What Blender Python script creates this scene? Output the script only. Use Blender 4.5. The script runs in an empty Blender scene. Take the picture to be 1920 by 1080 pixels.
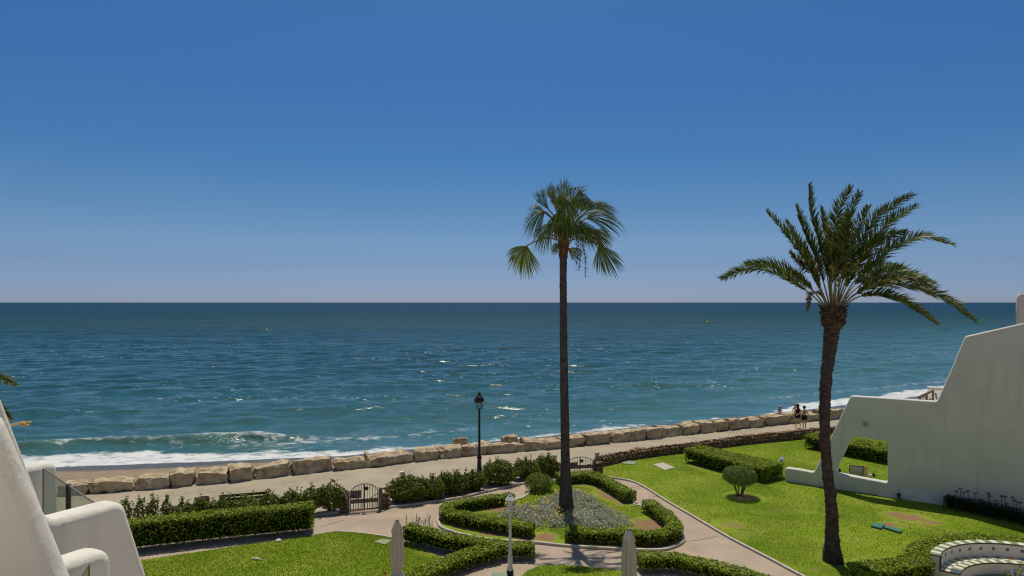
import bpy, bmesh, math, random
import numpy as np
from mathutils import Vector, Matrix, geometry

random.seed(7)
rng = np.random.default_rng(11)
S = bpy.context.scene
COL = S.collection
R = math.radians

# ------------------------------------------------------------------ camera, sky, sun, exposure
F = 1200.0            # focal length in pixels of a 1920 px wide picture
H = 8.6               # height of the terrace the picture was taken from
cam = bpy.data.cameras.new('camera')
cam.sensor_width = 36.0
cam.lens = F / 1920 * 36
cam.shift_y = 27 / 1920
cam.clip_start = 0.1
cam.clip_end = 100000
camo = bpy.data.objects.new('camera', cam)
COL.objects.link(camo)
camo.location = (0, 0, H)
camo.rotation_euler = (R(90), 0, 0)
S.camera = camo

SUN_EL, SUN_ROT = R(68.3), R(-2)
W = bpy.data.worlds.new('World')
S.world = W
W.use_nodes = True
wn = W.node_tree
wn.nodes.clear()
sky = wn.nodes.new('ShaderNodeTexSky')
sky.sky_type = 'NISHITA'
sky.sun_disc = False
sky.sun_elevation = SUN_EL
sky.sun_rotation = SUN_ROT
sky.altitude = 0
sky.air_density = 0.5
sky.dust_density = 0.5
sky.ozone_density = 10.0
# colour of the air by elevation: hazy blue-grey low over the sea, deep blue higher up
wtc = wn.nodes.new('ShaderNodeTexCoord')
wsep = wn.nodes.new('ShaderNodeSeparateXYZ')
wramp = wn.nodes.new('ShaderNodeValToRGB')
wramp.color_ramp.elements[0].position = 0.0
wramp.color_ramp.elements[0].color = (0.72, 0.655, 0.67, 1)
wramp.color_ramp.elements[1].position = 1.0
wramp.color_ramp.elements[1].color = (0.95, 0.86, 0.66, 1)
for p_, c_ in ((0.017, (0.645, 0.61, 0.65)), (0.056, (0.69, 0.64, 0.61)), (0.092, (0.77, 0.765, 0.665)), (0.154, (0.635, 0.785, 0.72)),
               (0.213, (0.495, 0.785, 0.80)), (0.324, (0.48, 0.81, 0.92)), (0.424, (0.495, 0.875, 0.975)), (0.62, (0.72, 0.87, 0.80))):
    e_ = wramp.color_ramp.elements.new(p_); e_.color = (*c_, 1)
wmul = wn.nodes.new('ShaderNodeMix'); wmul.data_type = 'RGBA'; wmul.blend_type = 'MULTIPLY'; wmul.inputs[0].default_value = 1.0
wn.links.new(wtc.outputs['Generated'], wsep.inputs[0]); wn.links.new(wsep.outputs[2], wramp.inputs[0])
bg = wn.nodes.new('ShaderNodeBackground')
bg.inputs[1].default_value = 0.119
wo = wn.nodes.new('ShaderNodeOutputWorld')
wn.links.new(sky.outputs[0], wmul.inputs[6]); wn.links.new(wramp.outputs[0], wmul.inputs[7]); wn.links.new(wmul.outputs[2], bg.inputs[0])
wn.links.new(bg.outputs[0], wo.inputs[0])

sl = bpy.data.lights.new('sun', 'SUN')
sl.energy = 3.6
sl.angle = R(0.53)
sl.color = (1.0, 0.915, 0.76)
so = bpy.data.objects.new('sun', sl)
COL.objects.link(so)
to_sun = Vector((math.sin(SUN_ROT) * math.cos(SUN_EL), math.cos(SUN_ROT) * math.cos(SUN_EL), math.sin(SUN_EL)))
so.rotation_euler = to_sun.to_track_quat('Z', 'Y').to_euler()
so.location = (0, 0, 60)

S.view_settings.view_transform = 'Standard'
S.view_settings.look = 'None'
S.view_settings.exposure = 0.0
S.view_settings.gamma = 1.0
S.view_settings.use_curve_mapping = False
S.render.engine = 'CYCLES'
S.cycles.use_denoising = True
S.cycles.filter_width = 1.2
S.cycles.max_bounces = 8
S.cycles.transparent_max_bounces = 12
S.cycles.sample_clamp_indirect = 3

# ------------------------------------------------------------------ helpers
def G(x, y, z=0.0):
    """point at height z that the photograph shows at pixel x, y"""
    Y = F * (H - z) / (y - 567.0)
    return Vector(((x - 960) / F * Y, Y, z))

def D(x, y, Y):
    return Vector(((x - 960) / F * Y, Y, H - (y - 567.0) / F * Y))

WL = {}
def tag(o, label=None, cat=None, group=None, kind=None):
    if label: o['label'] = label
    if cat: o['category'] = cat
    if group: o['group'] = group
    if kind: o['kind'] = kind
    return o

def empty(name, loc, label, cat, group=None):
    o = bpy.data.objects.new(name, None)
    o.empty_display_size = 0.2
    COL.objects.link(o)
    o.location = loc
    WL[o.name] = Vector(loc)
    return tag(o, label, cat, group)

def link(name, me, parent=None, mats=(), smooth=False):
    for m in mats if isinstance(mats, (list, tuple)) else [mats]:
        me.materials.append(m)
    if smooth:
        me.polygons.foreach_set('use_smooth', np.ones(len(me.polygons), dtype=bool))
    o = bpy.data.objects.new(name, me)
    COL.objects.link(o)
    if parent is not None:
        o.parent = parent
        WL[o.name] = WL.get(parent.name, Vector((0, 0, 0)))
    return o

def mesh_np(name, V, quads=None, tris=None, matq=None):
    V = np.asarray(V, dtype=np.float32)
    me = bpy.data.meshes.new(name)
    me.vertices.add(len(V))
    me.vertices.foreach_set('co', V.ravel())
    idx, starts, tot = [], [], 0
    if quads is not None and len(quads):
        q = np.asarray(quads, dtype=np.int32)
        idx.append(q.ravel()); starts.append(np.arange(len(q)) * 4); tot = len(q) * 4
    if tris is not None and len(tris):
        t = np.asarray(tris, dtype=np.int32)
        idx.append(t.ravel()); starts.append(tot + np.arange(len(t)) * 3)
    idx = np.concatenate(idx); starts = np.concatenate(starts)
    me.loops.add(len(idx))
    me.loops.foreach_set('vertex_index', idx)
    me.polygons.add(len(starts))
    me.polygons.foreach_set('loop_start', starts.astype(np.int32))
    if matq is not None:
        me.polygons.foreach_set('material_index', np.asarray(matq, dtype=np.int32))
    me.update(calc_edges=True)
    me.validate()
    return me

class MB:
    """collects boxes, tubes and lathes in world space; build() links them as one mesh object"""
    def __init__(self):
        self.v, self.f, self.m = [], [], []
        self.cur = 0
    def add(self, vs, fs):
        b = len(self.v)
        self.v += [tuple(p) for p in vs]
        for f in fs:
            self.f.append(tuple(i + b for i in f)); self.m.append(self.cur)
        return self
    def box(self, c, s, rz=0.0, rot=None):
        M = rot if rot is not None else Matrix.Rotation(rz, 3, 'Z')
        c = Vector(c)
        vs = [c + M @ Vector((sx * s[0] / 2, sy * s[1] / 2, sz * s[2] / 2)) for sx in (-1, 1) for sy in (-1, 1) for sz in (-1, 1)]
        return self.add(vs, [(0, 1, 3, 2), (4, 6, 7, 5), (0, 4, 5, 1), (2, 3, 7, 6), (0, 2, 6, 4), (1, 5, 7, 3)])
    def bar(self, a, b, w, h=None):
        a, b = Vector(a), Vector(b)
        d = b - a
        h = h or w
        q = d.to_track_quat('X', 'Z').to_matrix()
        return self.box((a + b) / 2, (d.length, w, h), rot=q)
    def tube(self, pts, rad, n=8, cap=True):
        pts = [Vector(p) for p in pts]
        rads = rad if isinstance(rad, (list, tuple)) else [rad] * len(pts)
        vs, fs = [], []
        ref = Vector((0.31, 0.22, 0.92)).normalized()
        for i, p in enumerate(pts):
            t = (pts[min(i + 1, len(pts) - 1)] - pts[max(i - 1, 0)])
            t = t.normalized() if t.length > 1e-9 else Vector((0, 0, 1))
            r0 = ref if abs(t.dot(ref)) < 0.95 else Vector((1, 0, 0))
            u = t.cross(r0).normalized(); w = t.cross(u)
            for k in range(n):
                a = 2 * math.pi * k / n
                vs.append(p + (u * math.cos(a) + w * math.sin(a)) * rads[i])
        for i in range(len(pts) - 1):
            for k in range(n):
                k2 = (k + 1) % n
                fs.append((i * n + k, i * n + k2, (i + 1) * n + k2, (i + 1) * n + k))
        if cap:
            fs.append(tuple(range(n))[::-1]); fs.append(tuple((len(pts) - 1) * n + k for k in range(n)))
        return self.add(vs, fs)
    def lathe(self, c, prof, n=16, a0=0.0):
        c = Vector(c)
        vs, fs = [], []
        for r, z in prof:
            for k in range(n):
                a = a0 + 2 * math.pi * k / n
                vs.append(c + Vector((r * math.cos(a), r * math.sin(a), z)))
        for i in range(len(prof) - 1):
            for k in range(n):
                k2 = (k + 1) % n
                fs.append((i * n + k, i * n + k2, (i + 1) * n + k2, (i + 1) * n + k))
        fs.append(tuple(range(n))[::-1]); fs.append(tuple((len(prof) - 1) * n + k for k in range(n)))
        return self.add(vs, fs)
    def build(self, name, mats, parent=None, smooth=False, origin=None):
        me = bpy.data.meshes.new(name)
        off = WL.get(parent.name, Vector((0, 0, 0))) if parent is not None else Vector(origin or (0, 0, 0))
        me.from_pydata([(v[0] - off[0], v[1] - off[1], v[2] - off[2]) for v in self.v], [], self.f)
        me.polygons.foreach_set('material_index', self.m)
        bm = bmesh.new(); bm.from_mesh(me)
        bmesh.ops.recalc_face_normals(bm, faces=bm.faces)
        bm.to_mesh(me); bm.free()
        o = link(name, me, parent, mats, smooth)
        if parent is None and origin is not None:
            o.location = origin
        return o

def catmull(P, n):
    P = [np.array(p, float) for p in P]
    P = [2 * P[0] - P[1]] + P + [2 * P[-1] - P[-2]]
    out = []
    for i in range(1, len(P) - 2):
        for k in range(n):
            t = k / n
            a, b, c, d = P[i - 1:i + 3]
            out.append(0.5 * (2 * b + (c - a) * t + (2 * a - 5 * b + 4 * c - d) * t * t + (3 * b - a - 3 * c + d) * t ** 3))
    out.append(P[-2])
    return np.array(out)

def inside(poly, x, y):
    poly = np.asarray(poly)[:, :2]
    c = np.zeros(len(x), bool)
    n = len(poly)
    for i in range(n):
        x1, y1 = poly[i]; x2, y2 = poly[(i + 1) % n]
        cond = ((y1 > y) != (y2 > y))
        with np.errstate(divide='ignore', invalid='ignore'):
            xi = (x2 - x1) * (y - y1) / (y2 - y1) + x1
        c ^= cond & (x < xi)
    return c

def vnoise(p, seed=0):
    """cheap smooth value noise on an (n,3) array"""
    p = np.asarray(p, float)
    i = np.floor(p).astype(np.int64); f = p - i
    u = f * f * (3 - 2 * f)
    def hsh(a):
        h = (a[:, 0] * 374761393 + a[:, 1] * 668265263 + a[:, 2] * 2147483647 + seed * 974711) & 0xffffffff
        h = ((h ^ (h >> 13)) * 1274126177) & 0xffffffff
        return ((h ^ (h >> 16)) & 0xffff) / 65535.0
    r = 0
    for dx in (0, 1):
        for dy in (0, 1):
            for dz in (0, 1):
                w = (u[:, 0] if dx else 1 - u[:, 0]) * (u[:, 1] if dy else 1 - u[:, 1]) * (u[:, 2] if dz else 1 - u[:, 2])
                r = r + w * hsh(i + np.array([dx, dy, dz]))
    return r * 2 - 1

# ------------------------------------------------------------------ materials
def mat(name, col, rough=0.6, spec=0.4, c2=None, scale=4.0, detail=6, bump=0.0, bscale=None, metal=0.0, fac=(0.35, 0.65), c3=None, s3=0.6):
    m = bpy.data.materials.new(name)
    m.use_nodes = True
    nt = m.node_tree; N = nt.nodes; L = nt.links
    b = N['Principled BSDF']
    b.inputs['Base Color'].default_value = (*col, 1)
    b.inputs['Roughness'].default_value = rough
    b.inputs['Specular IOR Level'].default_value = spec
    b.inputs['Metallic'].default_value = metal
    tc = N.new('ShaderNodeTexCoord')
    m['tc'] = tc.name
    last = None
    def noise(sc, de=detail):
        t = N.new('ShaderNodeTexNoise'); t.inputs['Scale'].default_value = sc; t.inputs['Detail'].default_value = de
        L.new(tc.outputs['Object'], t.inputs['Vector']); return t
    if c2:
        t = noise(scale)
        mr = N.new('ShaderNodeMapRange'); mr.inputs[1].default_value = fac[0]; mr.inputs[2].default_value = fac[1]
        L.new(t.outputs['Fac'], mr.inputs[0])
        mx = N.new('ShaderNodeMix'); mx.data_type = 'RGBA'
        mx.inputs[6].default_value = (*col, 1); mx.inputs[7].default_value = (*c2, 1)
        L.new(mr.outputs[0], mx.inputs[0]); last = mx.outputs[2]
        if c3:
            t3 = noise(s3)
            mr3 = N.new('ShaderNodeMapRange'); mr3.inputs[1].default_value = 0.45; mr3.inputs[2].default_value = 0.7
            L.new(t3.outputs['Fac'], mr3.inputs[0])
            mx3 = N.new('ShaderNodeMix'); mx3.data_type = 'RGBA'
            L.new(last, mx3.inputs[6]); mx3.inputs[7].default_value = (*c3, 1)
            L.new(mr3.outputs[0], mx3.inputs[0]); last = mx3.outputs[2]
        L.new(last, b.inputs['Base Color'])
    if bump:
        t = noise(bscale or scale * 4, 5)
        bp = N.new('ShaderNodeBump'); bp.inputs['Strength'].default_value = bump; bp.inputs['Distance'].default_value = 0.03
        L.new(t.outputs['Fac'], bp.inputs['Height']); L.new(bp.outputs[0], b.inputs['Normal'])
    return m

def foliage(name, dark, light, rough=0.5, trans=0.3, tl=None, spec=0.18):
    m = bpy.data.materials.new(name)
    m.use_nodes = True
    nt = m.node_tree; N = nt.nodes; L = nt.links
    b = N['Principled BSDF']; out = N['Material Output']
    geo = N.new('ShaderNodeNewGeometry')
    mx = N.new('ShaderNodeMix'); mx.data_type = 'RGBA'
    mx.inputs[6].default_value = (*dark, 1); mx.inputs[7].default_value = (*light, 1)
    pw = N.new('ShaderNodeMath'); pw.operation = 'POWER'; pw.inputs[1].default_value = 1.4; L.new(geo.outputs['Random Per Island'], pw.inputs[0])
    L.new(pw.outputs[0], mx.inputs[0])
    L.new(mx.outputs[2], b.inputs['Base Color'])
    b.inputs['Roughness'].default_value = rough
    b.inputs['Specular IOR Level'].default_value = spec
    tr = N.new('ShaderNodeBsdfTranslucent')
    if tl: tr.inputs[0].default_value = (*tl, 1)
    else: L.new(mx.outputs[2], tr.inputs[0])
    ms = N.new('ShaderNodeMixShader'); ms.inputs[0].default_value = trans
    L.new(b.outputs[0], ms.inputs[1]); L.new(tr.outputs[0], ms.inputs[2]); L.new(ms.outputs[0], out.inputs[0])
    return m

M = {}
M['stucco'] = mat('white_stucco', (0.75, 0.725, 0.655), 0.85, 0.2, c2=(0.68, 0.655, 0.585), scale=2.2, bump=0.5, bscale=8, c3=(0.70, 0.67, 0.60), s3=0.5)
M['stucco_r'] = mat('white_stucco_garden', (0.66, 0.645, 0.585), 0.85, 0.2, c2=(0.60, 0.585, 0.53), scale=0.9, bump=0.25, bscale=7)
M['plinth'] = mat('plinth_white', (0.76, 0.75, 0.73), 0.8, 0.2, c2=(0.6, 0.58, 0.55), scale=3)
M['path'] = mat('pink_concrete', (0.44, 0.345, 0.26), 0.85, 0.2, c2=(0.345, 0.275, 0.21), scale=0.9, detail=8, bump=0.15, bscale=30, c3=(0.37, 0.315, 0.255), s3=0.28)
M['promenade'] = mat('sandy_concrete', (0.42, 0.36, 0.26), 0.9, 0.2, c2=(0.31, 0.27, 0.20), scale=0.5, detail=9, bump=0.2, bscale=20, c3=(0.39, 0.34, 0.26), s3=2.5)
M['kerb'] = mat('kerb_concrete', (0.52, 0.47, 0.41), 0.85, 0.2, c2=(0.42, 0.38, 0.33), scale=3)
M['soil'] = mat('soil', (0.15, 0.085, 0.05), 0.95, 0.1, c2=(0.24, 0.14, 0.085), scale=2.5, bump=0.6, bscale=14)
M['sandw'] = None
M['rock'] = mat('limestone_boulder', (0.54, 0.44, 0.29), 0.9, 0.15, c2=(0.18, 0.12, 0.065), scale=2.1, detail=12, bump=1.0, bscale=5.5, c3=(0.54, 0.46, 0.33), s3=0.8)
M['rubble'] = mat('rubble_stone', (0.25, 0.155, 0.10), 0.9, 0.15, c2=(0.16, 0.095, 0.065), scale=3.0, bump=0.6, bscale=14)
M['rubble2'] = mat('rubble_stone_pale', (0.36, 0.25, 0.155), 0.9, 0.15, c2=(0.24, 0.15, 0.10), scale=3.0, bump=0.6, bscale=14)
M['mortar'] = mat('dark_mortar', (0.11, 0.085, 0.06), 0.95, 0.1, c2=(0.07, 0.05, 0.035), scale=6)
M['hedge'] = foliage('hedge_leaf', (0.07, 0.115, 0.008), (0.40, 0.50, 0.030), trans=0.27)
M['hedge_core_shade'] = mat('hedge_core_shade', (0.010, 0.015, 0.004), 0.9, 0.05)  # near-black colour carries the shade inside the hedges
M['shrub'] = foliage('shrub_leaf', (0.055, 0.09, 0.012), (0.26, 0.31, 0.042), trans=0.33)
M['topiary'] = foliage('topiary_leaf', (0.08, 0.125, 0.03), (0.25, 0.34, 0.08), trans=0.3)
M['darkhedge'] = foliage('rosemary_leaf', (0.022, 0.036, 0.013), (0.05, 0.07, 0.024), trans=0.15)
M['bush_y'] = foliage('bush_leaf', (0.08, 0.125, 0.014), (0.28, 0.36, 0.055), trans=0.3)
M['silver'] = foliage('silver_leaf', (0.36, 0.38, 0.29), (0.68, 0.68, 0.55), rough=0.8, trans=0.15)
M['yellow'] = mat('yellow_petal', (0.78, 0.50, 0.02), 0.6)
M['red'] = mat('red_petal', (0.6, 0.03, 0.015), 0.6)
M['lilac'] = mat('lilac_petal', (0.38, 0.32, 0.55), 0.6)
M['twig'] = mat('twig', (0.16, 0.11, 0.07), 0.9, 0.1)
M['black'] = mat('black_iron', (0.012, 0.012, 0.013), 0.45, 0.4)
M['dark_iron'] = mat('dark_iron', (0.035, 0.03, 0.03), 0.5, 0.4)
M['white_iron'] = mat('white_iron', (0.62, 0.62, 0.60), 0.5, 0.4, c2=(0.5, 0.5, 0.48), scale=8)
M['glasspane'] = mat('frosted_pane', (0.55, 0.56, 0.56), 0.25, 0.5)
M['post_grey'] = mat('grey_post', (0.17, 0.145, 0.125), 0.7, 0.3, c2=(0.13, 0.11, 0.1), scale=6)
M['gate_plate'] = mat('gate_plate', (0.17, 0.125, 0.095), 0.7, 0.3, c2=(0.13, 0.1, 0.075), scale=5)
M['gate_sheet'] = mat('gate_sheet', (0.16, 0.155, 0.15), 0.6, 0.3)
M['wood'] = mat('brown_wood', (0.13, 0.06, 0.035), 0.6, 0.3, c2=(0.09, 0.04, 0.024), scale=5)
M['cream'] = mat('cream_stone', (0.6, 0.53, 0.42), 0.85, 0.2, c2=(0.5, 0.44, 0.35), scale=5)
M['pinkpost'] = mat('pale_post', (0.62, 0.55, 0.5), 0.8, 0.2)
M['canvas'] = mat('grey_canvas', (0.50, 0.48, 0.42), 0.9, 0.1, c2=(0.44, 0.42, 0.37), scale=4, bump=0.1)
M['tile_w'] = mat('white_tile', (0.72, 0.70, 0.65), 0.3, 0.5)
M['tile_g'] = mat('green_tile', (0.25, 0.285, 0.125), 0.3, 0.5, c2=(0.21, 0.25, 0.11), scale=7)
M['tile_o'] = mat('orange_tile', (0.6, 0.33, 0.11), 0.3, 0.5)
M['tile_b'] = mat('blue_tile', (0.06, 0.10, 0.13), 0.3, 0.5)
M['trim'] = mat('bronze_trim', (0.055, 0.042, 0.022), 0.5, 0.4)
M['greencover'] = mat('green_cover', (0.03, 0.15, 0.12), 0.55, 0.4, c2=(0.05, 0.17, 0.14), scale=6)
M['palecover'] = mat('pale_green_cover', (0.20, 0.27, 0.19), 0.7, 0.2, c2=(0.26, 0.30, 0.21), scale=5)
M['slab'] = mat('pale_slab', (0.52, 0.45, 0.37), 0.85, 0.2, c2=(0.45, 0.39, 0.32), scale=3)
M['slab_g'] = mat('mossy_slab', (0.33, 0.34, 0.23), 0.85, 0.2, c2=(0.24, 0.28, 0.16), scale=4)
M['skin'] = mat('skin', (0.62, 0.36, 0.22), 0.55, 0.3)
M['skin_p'] = mat('skin_sunburnt', (0.56, 0.25, 0.18), 0.55, 0.3)
M['hair'] = mat('dark_hair', (0.02, 0.014, 0.011), 0.6)
M['cloth_b'] = mat('black_cloth', (0.015, 0.015, 0.018), 0.8)
M['cloth_w'] = mat('pale_cloth', (0.5, 0.48, 0.45), 0.8)
M['cloth_r'] = mat('pink_cloth', (0.5, 0.1, 0.14), 0.8)
M['straw'] = mat('straw', (0.45, 0.3, 0.15), 0.8)
M['sling'] = mat('grey_sling', (0.36, 0.36, 0.34), 0.8)
M['towel'] = mat('orange_towel', (0.5, 0.2, 0.08), 0.9, c2=(0.62, 0.45, 0.3), scale=9)
M['buoy'] = mat('yellow_buoy', (0.75, 0.45, 0.02), 0.5)
M['trunk_w'] = mat('fan_palm_bark', (0.115, 0.09, 0.085), 0.9, 0.1, c2=(0.06, 0.048, 0.047), scale=5, bump=0.5, bscale=18)
M['trunk_d'] = mat('date_palm_bark', (0.10, 0.078, 0.068), 0.95, 0.1, c2=(0.05, 0.038, 0.033), scale=7, detail=8, bump=1.0, bscale=15)
M['boot'] = mat('old_leaf_base', (0.12, 0.078, 0.05), 0.9, 0.1, c2=(0.06, 0.04, 0.03), scale=6)
M['boot_red'] = mat('red_leaf_base', (0.17, 0.075, 0.035), 0.9, 0.1, c2=(0.10, 0.045, 0.025), scale=6)
M['fan_leaf'] = foliage('fan_palm_leaf', (0.07, 0.105, 0.010), (0.27, 0.33, 0.042), rough=0.34, trans=0.48, spec=0.4)
M['fan_dry'] = foliage('fan_palm_dry', (0.14, 0.10, 0.035), (0.22, 0.17, 0.06), rough=0.6, trans=0.2)
M['petiole'] = mat('petiole', (0.16, 0.14, 0.05), 0.5)
M['leaflet'] = foliage('date_palm_leaflet', (0.045, 0.075, 0.012), (0.21, 0.255, 0.045), rough=0.42, trans=0.38, spec=0.3)
M['leaflet_dry'] = foliage('date_palm_dry_leaflet', (0.15, 0.11, 0.045), (0.30, 0.24, 0.12), rough=0.7, trans=0.2)
M['rachis'] = mat('rachis', (0.24, 0.22, 0.09), 0.5, c2=(0.2, 0.17, 0.07), scale=5)
M['spathe'] = mat('flower_stalk', (0.6, 0.42, 0.16), 0.7)
M['bounce_floor'] = mat('bounce_floor_tile', (0.80, 0.71, 0.54), 0.7, 0.3)
M['bounce_patio'] = mat('bounce_paving', (0.70, 0.61, 0.49), 0.8, 0.2)
M['vent'] = mat('vent', (0.43, 0.45, 0.36), 0.8)
M['handrail'] = mat('handrail', (0.22, 0.14, 0.085), 0.6)
M['chimney'] = mat('chimney_plaster', (0.62, 0.53, 0.46), 0.85, 0.2, c2=(0.55, 0.47, 0.41), scale=2)

# faint rain streaks on the plaster
for k_ in ('stucco', 'stucco_r'):
    nt = M[k_].node_tree; N = nt.nodes; L = nt.links; b = N['Principled BSDF']; tc = N[M[k_]['tc']]
    mp = N.new('ShaderNodeMapping'); mp.inputs[3].default_value = (3.0, 3.0, 0.22); L.new(tc.outputs['Object'], mp.inputs[0])
    t = N.new('ShaderNodeTexNoise'); t.inputs['Scale'].default_value = 1.3; t.inputs['Detail'].default_value = 7; L.new(mp.outputs[0], t.inputs['Vector'])
    mr = N.new('ShaderNodeMapRange'); mr.inputs[1].default_value = 0.52; mr.inputs[2].default_value = 0.78; mr.inputs[4].default_value = 0.5; L.new(t.outputs['Fac'], mr.inputs[0])
    mx = N.new('ShaderNodeMix'); mx.data_type = 'RGBA'; L.new(mr.outputs[0], mx.inputs[0]); L.new(b.inputs['Base Color'].links[0].from_socket, mx.inputs[6]); mx.inputs[7].default_value = (0.47, 0.45, 0.40, 1)
    L.new(mx.outputs[2], b.inputs['Base Color'])
# glass of the balustrades
g = bpy.data.materials.new('clear_glass'); g.use_nodes = True
N = g.node_tree.nodes; L = g.node_tree.links
N.clear()
out = N.new('ShaderNodeOutputMaterial'); tr = N.new('ShaderNodeBsdfTransparent'); tr.inputs[0].default_value = (0.86, 0.92, 0.87, 1)
gl = N.new('ShaderNodeBsdfGlossy'); gl.inputs['Roughness'].default_value = 0.02
lw = N.new('ShaderNodeLayerWeight'); lw.inputs[0].default_value = 0.5
fr = N.new('ShaderNodeMath'); fr.operation = 'POWER'; fr.inputs[1].default_value = 4.0; L.new(lw.outputs['Facing'], fr.inputs[0])
fr2 = N.new('ShaderNodeMath'); fr2.operation = 'MULTIPLY_ADD'; fr2.inputs[1].default_value = 0.5; fr2.inputs[2].default_value = 0.05; L.new(fr.outputs[0], fr2.inputs[0]); fr = fr2
ms = N.new('ShaderNodeMixShader'); L.new(fr.outputs[0], ms.inputs[0]); L.new(tr.outputs[0], ms.inputs[1]); L.new(gl.outputs[0], ms.inputs[2]); L.new(ms.outputs[0], out.inputs[0])
M['glass'] = g

# lawn material: mottled turf with worn patches of a shape of their own
def lawn_mat(name, bare):
    m = mat(name, (0.165, 0.255, 0.010), 0.9, 0.1, c2=(0.255, 0.305, 0.036), scale=0.6, detail=7, c3=(0.095, 0.155, 0.008), s3=0.24, fac=(0.36, 0.64), bump=0.3, bscale=22)
    nt = m.node_tree; N = nt.nodes; L = nt.links
    b = N['Principled BSDF']; tc = N[m['tc']]
    cur = b.inputs['Base Color'].links[0].from_socket
    t = N.new('ShaderNodeTexNoise'); t.inputs['Scale'].default_value = 22; t.inputs['Detail'].default_value = 4
    L.new(tc.outputs['Object'], t.inputs[0])
    mr = N.new('ShaderNodeMapRange'); mr.inputs[1].default_value = 0.3; mr.inputs[2].default_value = 0.7; mr.inputs[3].default_value = 0.78; mr.inputs[4].default_value = 1.18
    L.new(t.outputs['Fac'], mr.inputs[0])
    mul = N.new('ShaderNodeMix'); mul.data_type = 'RGBA'; mul.blend_type = 'MULTIPLY'; mul.inputs[0].default_value = 1
    L.new(cur, mul.inputs[6]); L.new(mr.outputs[0], mul.inputs[7])
    cur = mul.outputs[2]
    tn = N.new('ShaderNodeTexNoise'); tn.inputs['Scale'].default_value = 2.6; tn.inputs['Detail'].default_value = 6
    L.new(tc.outputs['Object'], tn.inputs[0])
    acc = None
    for (cx, cy, rx, ry, rz, st) in bare:
        mp = N.new('ShaderNodeMapping'); mp.vector_type = 'TEXTURE'
        mp.inputs[1].default_value = (cx, cy, 0); mp.inputs[2].default_value = (0, 0, rz); mp.inputs[3].default_value = (rx, ry, 1)
        L.new(tc.outputs['Object'], mp.inputs[0])
        sx = N.new('ShaderNodeVectorMath'); sx.operation = 'MULTIPLY'; sx.inputs[1].default_value = (1, 1, 0); L.new(mp.outputs[0], sx.inputs[0])
        ln = N.new('ShaderNodeVectorMath'); ln.operation = 'LENGTH'; L.new(sx.outputs[0], ln.inputs[0])
        r2 = N.new('ShaderNodeMapRange'); r2.inputs[1].default_value = 1.3; r2.inputs[2].default_value = 0.3; r2.inputs[3].default_value = 0; r2.inputs[4].default_value = st
        L.new(ln.outputs['Value'], r2.inputs[0])
        if acc is None: acc = r2.outputs[0]
        else:
            mxx = N.new('ShaderNodeMath'); mxx.operation = 'MAXIMUM'; L.new(acc, mxx.inputs[0]); L.new(r2.outputs[0], mxx.inputs[1]); acc = mxx.outputs[0]
    if acc is not None:
        ad = N.new('ShaderNodeMath'); ad.operation = 'MULTIPLY_ADD'; L.new(tn.outputs['Fac'], ad.inputs[0]); ad.inputs[1].default_value = 2.0; L.new(acc, ad.inputs[2])
        r3 = N.new('ShaderNodeMapRange'); r3.inputs[1].default_value = 1.35; r3.inputs[2].default_value = 1.75
        L.new(ad.outputs[0], r3.inputs[0])
        mb = N.new('ShaderNodeMix'); mb.data_type = 'RGBA'; L.new(r3.outputs[0], mb.inputs[0]); L.new(cur, mb.inputs[6]); mb.inputs[7].default_value = (0.25, 0.15, 0.085, 1)
        cur = mb.outputs[2]
    L.new(cur, b.inputs['Base Color'])
    return m
M['grass'] = foliage('grass_blade', (0.165, 0.262, 0.010), (0.33, 0.405, 0.048), rough=0.6, trans=0.35)

# ------------------------------------------------------------------ the setting: ground, beach, sea
def sheet(name, pts, z, m, kind='structure', thick=0.0):
    me = bpy.data.meshes.new(name)
    p2 = [(p[0], p[1]) for p in pts]
    n = len(p2)
    tri = geometry.tessellate_polygon([[Vector((x, y, 0)) for x, y in p2]])
    vs = [(x, y, z) for x, y in p2]
    fs = [tuple(t) for t in tri]
    if thick:
        vs += [(x, y, z - thick) for x, y in p2]
        fs += [(i, (i + 1) % n, n + (i + 1) % n, n + i) for i in range(n)]
    me.from_pydata(vs, [], fs)
    bm = bmesh.new(); bm.from_mesh(me)
    bmesh.ops.recalc_face_normals(bm, faces=bm.faces)
    bm.faces.ensure_lookup_table()
    if max(bm.faces, key=lambda f: f.calc_area()).normal.z < 0:
        bmesh.ops.reverse_faces(bm, faces=bm.faces)
    bm.to_mesh(me); bm.free()
    o = link(name, me, None, m)
    if kind: o['kind'] = kind
    return o

ROCK = [(130, 930), (205, 922), (282, 918), (342, 912), (396, 907), (453, 902), (511, 896), (586, 886), (658, 880), (735, 872), (801, 864), (848, 858), (895, 854), (949, 849), (1006, 845), (1123, 833), (1199, 826), (1259, 819), (1327, 811), (1386, 805), (1457, 797), (1520, 790), (1561, 785)]
rockline = [G(x, y) for x, y in ROCK]
RX = [-90, -45] + [p.x for p in rockline] + [45, 90]
RYs = [1.0, 18.3] + [p.y for p in rockline] + [58, 82]
def rockY(x): return np.interp(x, RX, RYs)
SX, SYs = [-140, -60, -29, -11.8, 24.5, 46.6, 140], [16, 35.5, 41.3, 44.2, 61, 72.7, 124]
def shoreY(x): return np.interp(x, SX, SYs)

gx = np.concatenate([[-400, -90], np.linspace(-60, 60, 61), [90, 400]])
pts = [(-400, -60), (400, -60)] + [(x, float(rockY(np.clip(x, -90, 90))) + 0.55) for x in gx[::-1]]
sheet('ground', pts, -0.03, M['soil'])
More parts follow.
